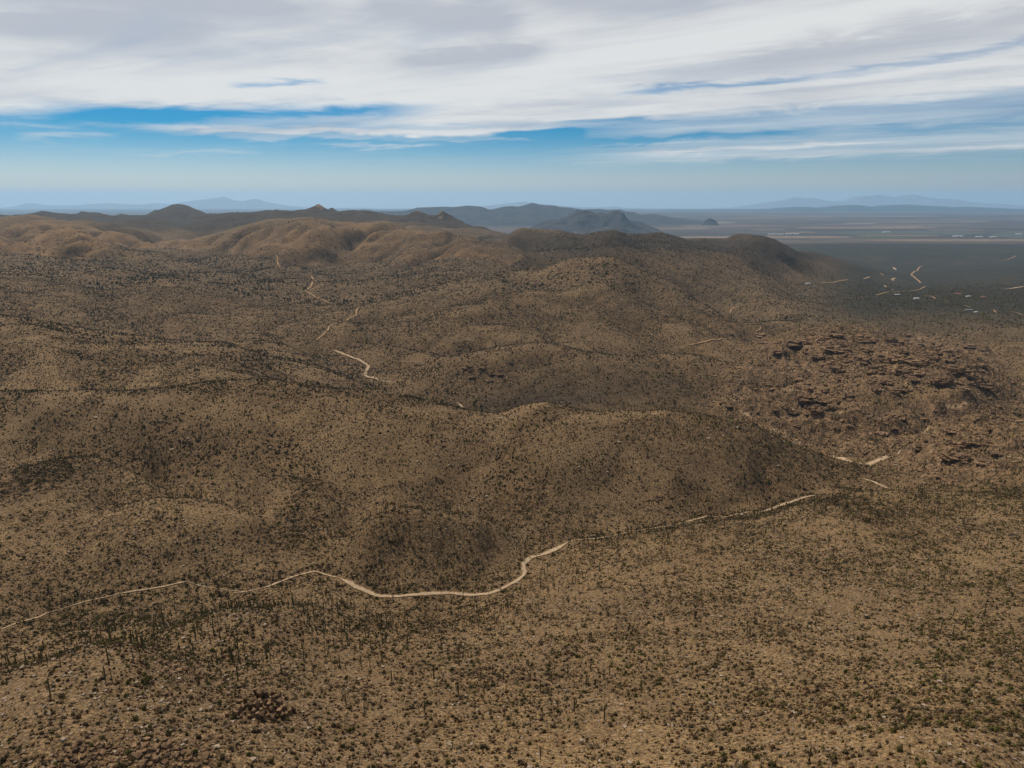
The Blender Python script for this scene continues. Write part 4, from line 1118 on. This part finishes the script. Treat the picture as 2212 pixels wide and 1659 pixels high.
pile(548, 1552, 17, 'dark outcrop of upright slabs standing in rows on the knoll', 40, 5, M['brown_rock'], True, 3.1, True)
pile(580, 1506, 12, 'crown of pale and brown blocks just above the upright slabs', 24, 6, M['brown_rock'], True, 3.0)
pile(392, 1448, 16, 'heap of broken blocks at the top edge of the knoll', 54, 7, M['brown_rock'], False, 3.2)
pile(330, 1622, 17, 'wide rugged rubble at the bottom edge, with a dark gap', 60, 8, M['brown_rock'], False, 2.5)
pile(175, 1635, 16, 'low jumble of brown rocks at the bottom left corner', 52, 9, M['brown_rock'], False, 2.4)
pile(425, 1640, 10, 'smaller rubble between the bottom edge and the upright slabs', 28, 11, M['brown_rock'], False, 2.2)
pile(350, 1500, 8, 'few tilted brown blocks below the heap of broken blocks', 9, 10, M['brown_rock'], False, 2.2)
pile(660, 1540, 8, 'loose dark blocks beside the upright slabs, towards open slope', 10, 12, M['brown_rock'], False, 1.9)


px_, py_ = [], []
for u, v, w, n in ((548, 1560, 20, 260), (392, 1455, 22, 260), (330, 1625, 26, 340), (175, 1640, 24, 300), (430, 1645, 18, 160), (640, 1545, 16, 120)):
    q = hit(u, v); px_.append(q[0] + rng.normal(0, w * 0.5, n)); py_.append(q[1] + rng.normal(0, w * 0.4, n))
px_, py_ = np.concatenate(px_), np.concatenate(py_); s_ = np.clip(0.55 * np.exp(rng.normal(0, 0.5, len(px_))), 0.25, 1.6)
spread('rock_rubble', px_, py_, s_, s_ * 0.75, STONES, M['brown_rock'], None, 'broken brown stones strewn around the near rock piles', -0.1)


def crag_mesh(seed, n=15):
    r = np.random.default_rng(seed); parts = []
    for i in range(n):
        sz = r.uniform(0.2, 0.55); vv, ff = block(r, (sz * r.uniform(0.9, 1.6), sz, sz * r.uniform(0.5, 1.0)))
        vv = rotz(vv, r.uniform(0, 6.28), r.normal(0, 0.25), r.uniform(0, 6.28)) + np.array([np.clip(r.normal(0, 0.40), -.75, .75), np.clip(r.normal(0, 0.32), -.6, .6), r.uniform(-0.05, 0.20)]); parts.append((vv, ff))
    parts.append(block(r, (1.7, 1.35, 0.26)))
    return merge(parts)


cprotos = [proto('rock_outcrop', crag_mesh(900 + i), M['brown_rock']) for i in range(8)]
CR = [(1840, 745, 170, 40, 85), (1950, 800, 170, 60, 100), (1780, 860, 120, 50, 44), (2060, 965, 120, 45, 40), (1060, 800, 60, 30, 26), (1420, 1085, 40, 22, 16), (1170, 1160, 18, 10, 5), (1560, 880, 80, 30, 12), (1480, 1080, 60, 18, 8)]
CRW = ['on the crest of the rugged hill at right', 'on the flank of the rugged hill at right', 'on the lower spur of the rugged hill', 'on the rocky shoulder at the right edge', 'on the dark slope behind the middle ridge',
       'on the foot of the middle ridge', 'beside the sandy bend of the wash', 'on the right flank of the middle ridge', 'on the ridge foot above the wash at right']
for (u0, v0, ru, rv, n), wd in zip(CR, CRW):
    for i in range(n):
        q = hit(u0 + rng.normal(0, ru * 0.6), v0 + rng.normal(0, rv * 0.6)); sz = min(0.0100 * q[1], 14) * rng.choice([0.45, 0.6, 0.8, 1.1, 1.7]) * (1.0 if u0 > 1700 else 0.42)
        o = inst(cprotos[int(rng.integers(0, 8))]); place(o, q[0], q[1], rng.uniform(0, 6.28), sz, sz * rng.uniform(0.6, 1.1), 0.05 * sz)
        tag(o, 'weathered brown rock outcrop ' + wd, 'rock outcrop', 'brown outcrops ' + wd)


# green-barked trees along the washes
def tree_parts(seed):
    r = np.random.default_rng(seed); cr = []
    for i in range(6):
        a = r.uniform(0, 6.28); d = r.uniform(0.1, 0.34); v, f = leafball(26, 0.11, seed * 10 + i, 0.8, False)
        cr.append((v * 0.42 + np.array([d * math.cos(a), d * math.sin(a), r.uniform(0.32, 0.62)]), f))
    tr = []
    def limb(p0, p1, r0, r1):
        p0, p1 = np.array(p0, float), np.array(p1, float); d = (p1 - p0) / np.linalg.norm(p1 - p0); a = np.cross(d, (0.2, 1, 0.3)); a /= np.linalg.norm(a); b_ = np.cross(d, a)
        v = [p + q * (a * math.cos(t) + b_ * math.sin(t)) for p, q in ((p0, r0), (p1, r1)) for t in np.arange(5) * 1.2566]
        f = [x for j in range(5) for x in ((j, (j + 1) % 5, 5 + (j + 1) % 5), (j, 5 + (j + 1) % 5, 5 + j))]; tr.append((np.array(v), np.array(f)))
    limb((0, 0, -0.05), (0.02, 0, 0.26), 0.035, 0.026)
    for i in range(5):
        a = i * 1.2566 + r.uniform(-.4, .4); limb((0.02, 0, 0.24), (0.26 * math.cos(a), 0.26 * math.sin(a), r.uniform(0.45, 0.62)), 0.02, 0.007)
    return merge(cr), merge(tr)


tp = [tree_parts(30 + i) for i in range(6)]
crowns = [proto('crown', c, M['green']) for c, _ in tp]; darkc = [proto('crown', c, M['creosote']) for c, _ in tp]; trunks = [proto('trunk', t_, M['bark']) for _, t_ in tp]
TREES = [  # u, v, spread u, spread v, how many, dark?, where
    (110, 1335, 90, 26, 26, 0, 'in the green wash bottom at the left edge'), (230, 1300, 80, 10, 14, 1, 'lining the far bank of the wash at left'), (420, 1258, 110, 8, 16, 1, 'lining the far bank of the wash at left'),
    (330, 1320, 130, 24, 26, 0, 'on the flat between wash and stony hump'), (760, 1240, 40, 12, 9, 1, 'on the outer bend of the wash'), (850, 1275, 70, 8, 14, 1, 'at the foot of the round knob beside the wash'),
    (1000, 1270, 60, 8, 9, 1, 'at the foot of the round knob beside the wash'), (960, 1335, 140, 24, 18, 0, 'on the slope this side of the wash bend'), (1380, 1155, 140, 10, 14, 0, 'along the wash where it runs to the right'),
    (1860, 1005, 40, 7, 9, 0, 'beside the pale wash in the gorge'), (1330, 1420, 300, 90, 14, 0, 'alone on the open near slope'), (2080, 1330, 120, 130, 16, 0, 'on the right flank of the near slope'), (190, 1500, 150, 40, 5, 0, 'on the knoll at the lower left')]
for u0, v0, ru, rv, n, dark, wd in TREES:
    for i in range(n):
        q = hit(u0 + rng.normal(0, ru * 0.6), v0 + rng.normal(0, rv * 0.7))
        if blocked([q[0]], [q[1]])[0]: continue
        h_ = rng.uniform(2.4, 4.4); root = bpy.data.objects.new('mesquite_tree' if dark else 'palo_verde_tree', None); C.objects.link(root)
        place(root, q[0], q[1], rng.uniform(0, 6.28), h_, h_ * 0.95); k = int(rng.integers(0, 6))
        c = inst((darkc if dark else crowns)[k]); c.parent = root; t_ = inst(trunks[k]); t_.parent = root
        lb = ('dark bushy desert tree ' if dark else 'light green airy desert tree ') + wd
        tag(root, lb, 'tree', lb.replace(' tree ', ' trees '))

# ------------------------------------------------------------------ buildings on the plain
def box(x0, x1, y0, y1, z0, z1):
    v = np.array([(x, y, z) for z in (z0, z1) for y in (y0, y1) for x in (x0, x1)], float)
    return v, np.array([(0, 2, 3), (0, 3, 1), (4, 5, 7), (4, 7, 6), (0, 1, 5), (0, 5, 4), (2, 6, 7), (2, 7, 3), (0, 4, 6), (0, 6, 2), (1, 3, 7), (1, 7, 5)])


def house(name, u, v, w, d, h, roofmat, wallmat, label, cat, rz=0.0, pitch=0.18, group=None, xy=None):
    q = hit(u, v) if xy is None else xy
    root = bpy.data.objects.new(name, None); C.objects.link(root); root.location = (q[0], q[1], float(zat(*q)) + CAMZ); root.rotation_euler = (0, 0, rz)
    tag(root, label, cat, group)
    mesh_obj('wall', *box(-w / 2, w / 2, -d / 2, d / 2, -1.5, h), M[wallmat], parent=root)
    e, r_ = 0.6, h + d * 0.5 * pitch
    rv = np.array([(-w / 2 - e, -d / 2 - e, h + 0.02), (w / 2 + e, -d / 2 - e, h + 0.02), (w / 2 + e, d / 2 + e, h + 0.02), (-w / 2 - e, d / 2 + e, h + 0.02), (-w / 2 - e, 0, r_ + 0.3), (w / 2 + e, 0, r_ + 0.3)])
    mesh_obj('roof', rv, np.array([(0, 1, 5), (0, 5, 4), (2, 3, 4), (2, 4, 5), (0, 4, 3), (1, 2, 5), (0, 3, 2), (0, 2, 1)]), M[roofmat], parent=root)
    mesh_obj('door', *box(-w * 0.08, w * 0.08, -d / 2 - 0.06, -d / 2 + 0.05, 0, h * 0.75), M['glass'], parent=root)
    for sx in (-0.3, 0.3):
        mesh_obj('window', *box(w * sx - w * 0.05, w * sx + w * 0.05, -d / 2 - 0.05, -d / 2 + 0.04, h * 0.4, h * 0.75), M['glass'], parent=root)
    return root


house('barn', 1937, 638, 24, 10, 4.5, 'white_roof', 'glass', 'long dark barn with a pale roof beside the pale road bend', 'barn', 0.05)
house('house', 1979, 646, 19, 10, 4.5, 'white_roof', 'white_wall', 'white house below the long dark barn', 'house', 0.1)
house('house', 2068, 636, 24, 12, 4.0, 'red_roof', 'tan_wall', 'red roofed house at the head of a dirt track', 'house', -0.1)
house('shed', 2091, 641, 15, 9, 3.8, 'white_roof', 'white_wall', 'small white shed right of the red roofed house', 'shed')
house('house', 2124, 642, 19, 10, 3.6, 'red_roof', 'tan_wall', 'low red roofed house right of the small white shed', 'house', 0.1)
house('house', 2091, 671, 25, 12, 4.2, 'teal_roof', 'tan_wall', 'grey blue roofed house at the nearer end of the plain', 'house', 0.15)
house('shed', 2107, 675, 11, 7, 3.2, 'white_roof', 'white_wall', 'white shed beside the grey blue roofed house', 'shed', 0.2)
house('house', 1745, 613.5, 18, 10, 4.2, 'white_roof', 'white_wall', 'lone white house at the left end of the plain', 'house')
far = [(1676, 507.3, 230, 40, 8, 'long white shed row at the edge of the fields, left one'), (1711, 506.4, 200, 40, 8, 'long white shed row at the edge of the fields, right one'), (1914, 502.4, 110, 40, 8, 'white shed alone in the dark orchard strip'),
       (2069, 511.5, 130, 50, 9, 'pale building left of the town grove'), (2115, 512.5, 90, 40, 9, 'pale building in the middle of the town grove'), (2145, 513, 80, 40, 9, 'pale building at the right of the town grove'), (2200, 507, 80, 40, 9, 'pale building high at the right edge of the grove')]
for u, v, w, d, h, lb in far:
    Y_ = plain_dist(float(Tof(v))); house('warehouse', u, v, w, d, h, 'white_roof', 'white_wall', lb, 'warehouse', xy=np.array([float(Sof(u, v)) * Y_, Y_]))

# ------------------------------------------------------------------ the air
def haze():
    x0, x1, y0, y1, z0, z1 = -130000, 130000, -900, 96000, CAMZ - VALLEY - 760, CAMZ + 700
    v = [(x, y, z) for z in (z0, z1) for y in (y0, y1) for x in (x0, x1)]
    f = [(0, 2, 3, 1), (4, 5, 7, 6), (0, 1, 5, 4), (2, 6, 7, 3), (0, 4, 6, 2), (1, 3, 7, 5)]
    m = bpy.data.materials.new('haze_air'); m.use_nodes = True
    t = NT(m.node_tree); t.n.clear()
    out = t.new('ShaderNodeOutputMaterial'); pv = t.new('ShaderNodeVolumePrincipled')
    pv.inputs['Color'].default_value = HAZE_COLOR; pv.inputs['Density'].default_value = HAZE_DENSITY; pv.inputs['Anisotropy'].default_value = 0.25
    t.l.new(pv.outputs[0], out.inputs['Volume'])
    return mesh_obj('haze', v, f, m, kind='stuff')


HAZE_COLOR = col(0.42, 0.69, 1.0)
HAZE_DENSITY = 1.8e-5
haze()
